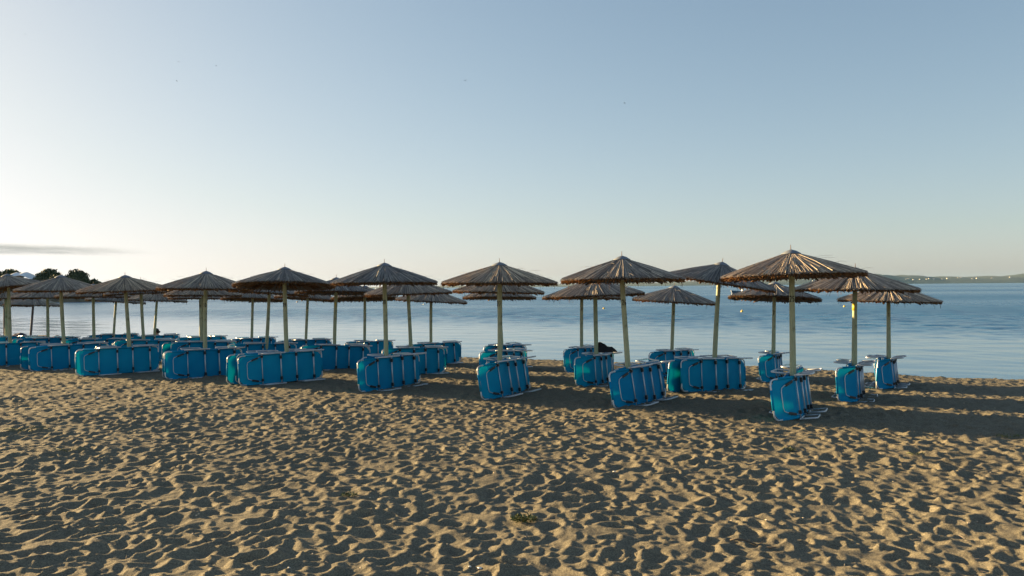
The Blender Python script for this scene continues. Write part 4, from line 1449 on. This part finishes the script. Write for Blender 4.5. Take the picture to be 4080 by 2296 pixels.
# birds high over the beach
M['bird'] = simple_mat('dark_feathers', (.02, .02, .022), (.05, .05, .055), 10.0, 0.8)
def bird_parts(f):
    b = MB()
    b.tube([(0, -.11, 0), (0, -.05, .005), (0, .03, .005), (0, .08, .01), (0, .115, .008)], [.006, .024, .026, .017, .004], 8)
    b.add([(-.006, -.09, 0), (.006, -.09, 0), (.035, -.19, .004), (0, -.14, .002), (-.035, -.19, .004)], [(0, 1, 3), (1, 2, 3), (0, 3, 4)])
    ws = []
    for s in (-1, 1):
        w = MB()
        top = [(s * .015, .05, .01), (s * .12, .07, .01 + f * .07), (s * .28, -.02, .01 + f * .02), (s * .13, -.01, .01 + f * .065), (s * .015, -.03, .01)]
        w.add(top + [(x, y, z - .006) for x, y, z in top], [(0, 1, 3, 4), (1, 2, 3), (9, 8, 6, 5), (8, 7, 6), (0, 5, 6, 1), (1, 6, 7, 2), (2, 7, 8, 3), (3, 8, 9, 4), (4, 9, 5, 0)])
        ws.append(w.mesh('wing', False))
    return b.mesh('body'), ws
for k, (x, y, z, f, lab) in enumerate([(-74.7, 120, 42, .8, 'small dark bird near the top left corner of the sky'), (-51.1, 120, 37.6, -1.0, 'small dark bird, upper of the close pair in the left sky'), (-51.4, 120, 34.6, .5, 'small dark bird, lower of the close pair in the left sky'),
                                       (-45.3, 120, 36.9, .2, 'small dark bird right of the close pair in the left sky'), (-6.9, 120, 34.3, .9, 'small dark bird in the middle of the sky'), (17.6, 120, 30.6, .6, 'small dark bird right of the middle of the sky')]):
    root = link('bird', None); root.location = (x, y, z); root.rotation_euler = (.2, .2 * (-1) ** k, .8 * k)
    bb, ws = bird_parts(f)
    link('body', bb, root, M['bird'])
    for w in ws: link('wing', w, root, M['bird'])
    tag(root, lab, 'bird', 'birds in the sky')

# ------------------------------------------------------------------ sea haze
def build_haze():
    m = bpy.data.materials.new('sea_haze'); m.use_nodes = True
    n, l = m.node_tree.nodes, m.node_tree.links
    n.clear()
    o = n.new('ShaderNodeOutputMaterial')
    v = n.new('ShaderNodeVolumePrincipled')
    v.inputs['Color'].default_value = (.40, .68, 1.0, 1)
    v.inputs['Density'].default_value = 2.2e-5
    v.inputs['Anisotropy'].default_value = 0.2
    l.new(v.outputs['Volume'], o.inputs['Volume'])
    m.cycles.homogeneous_volume = True
    mb = MB(); mb.box((0, 4500, 60), (24000, 17000, 130))
    h = link('haze', mb.mesh('haze', False), None, m)
    tag(h, 'thin pale sea haze over the bay', kind='stuff')
build_haze()

# ------------------------------------------------------------------ a streak of cloud low in the left
def build_cloud():
    m = bpy.data.materials.new('stratus'); m.use_nodes = True
    n, l = m.node_tree.nodes, m.node_tree.links
    n.clear()
    o = n.new('ShaderNodeOutputMaterial')
    v = n.new('ShaderNodeVolumePrincipled')
    v.inputs['Color'].default_value = (.22, .28, .40, 1)
    v.inputs['Anisotropy'].default_value = 0.1
    tc = n.new('ShaderNodeTexCoord')
    ln = n.new('ShaderNodeVectorMath'); ln.operation = 'LENGTH'
    l.new(tc.outputs['Object'], ln.inputs[0])
    fall = n.new('ShaderNodeMapRange'); fall.interpolation_type = 'SMOOTHSTEP'
    l.new(ln.outputs['Value'], fall.inputs['Value'])
    fall.inputs['From Min'].default_value = 1.0; fall.inputs['From Max'].default_value = .35
    mp = n.new('ShaderNodeMapping'); mp.inputs['Scale'].default_value = (4.0, 2.0, 1.6)
    l.new(tc.outputs['Object'], mp.inputs['Vector'])
    t = noise(n, l, 1.3, 5, .6, coord=mp.outputs['Vector'], dist=.3)
    nr = n.new('ShaderNodeMapRange'); l.new(t.outputs['Fac'], nr.inputs['Value'])
    nr.inputs['From Min'].default_value = .38; nr.inputs['From Max'].default_value = .62
    mu = n.new('ShaderNodeMath'); mu.operation = 'MULTIPLY'
    l.new(fall.outputs['Result'], mu.inputs[0]); l.new(nr.outputs['Result'], mu.inputs[1])
    mu2 = n.new('ShaderNodeMath'); mu2.operation = 'MULTIPLY'; mu2.inputs[1].default_value = .0022
    l.new(mu.outputs['Value'], mu2.inputs[0])
    l.new(mu2.outputs['Value'], v.inputs['Density'])
    l.new(v.outputs['Volume'], o.inputs['Volume'])
    mb = MB()
    seg, rg = 24, 12
    vs = [(math.sin(math.pi * j / rg) * math.cos(2 * math.pi * k / seg), math.sin(math.pi * j / rg) * math.sin(2 * math.pi * k / seg), math.cos(math.pi * j / rg)) for j in range(rg + 1) for k in range(seg)]
    fs = [(j * seg + k, (j + 1) * seg + k, (j + 1) * seg + (k + 1) % seg, j * seg + (k + 1) % seg) for j in range(rg) for k in range(seg)]
    mb.add(vs, fs)
    c = link('cloud', mb.mesh('cloud'), None, m)
    c.location = (-6250, 9100, 506); c.scale = (2350, 700, 84); c.rotation_euler = (0, R(1.7), 0)
    tag(c, 'thin grey cloud streak low in the sky at the left', 'cloud', kind='structure')
build_cloud()
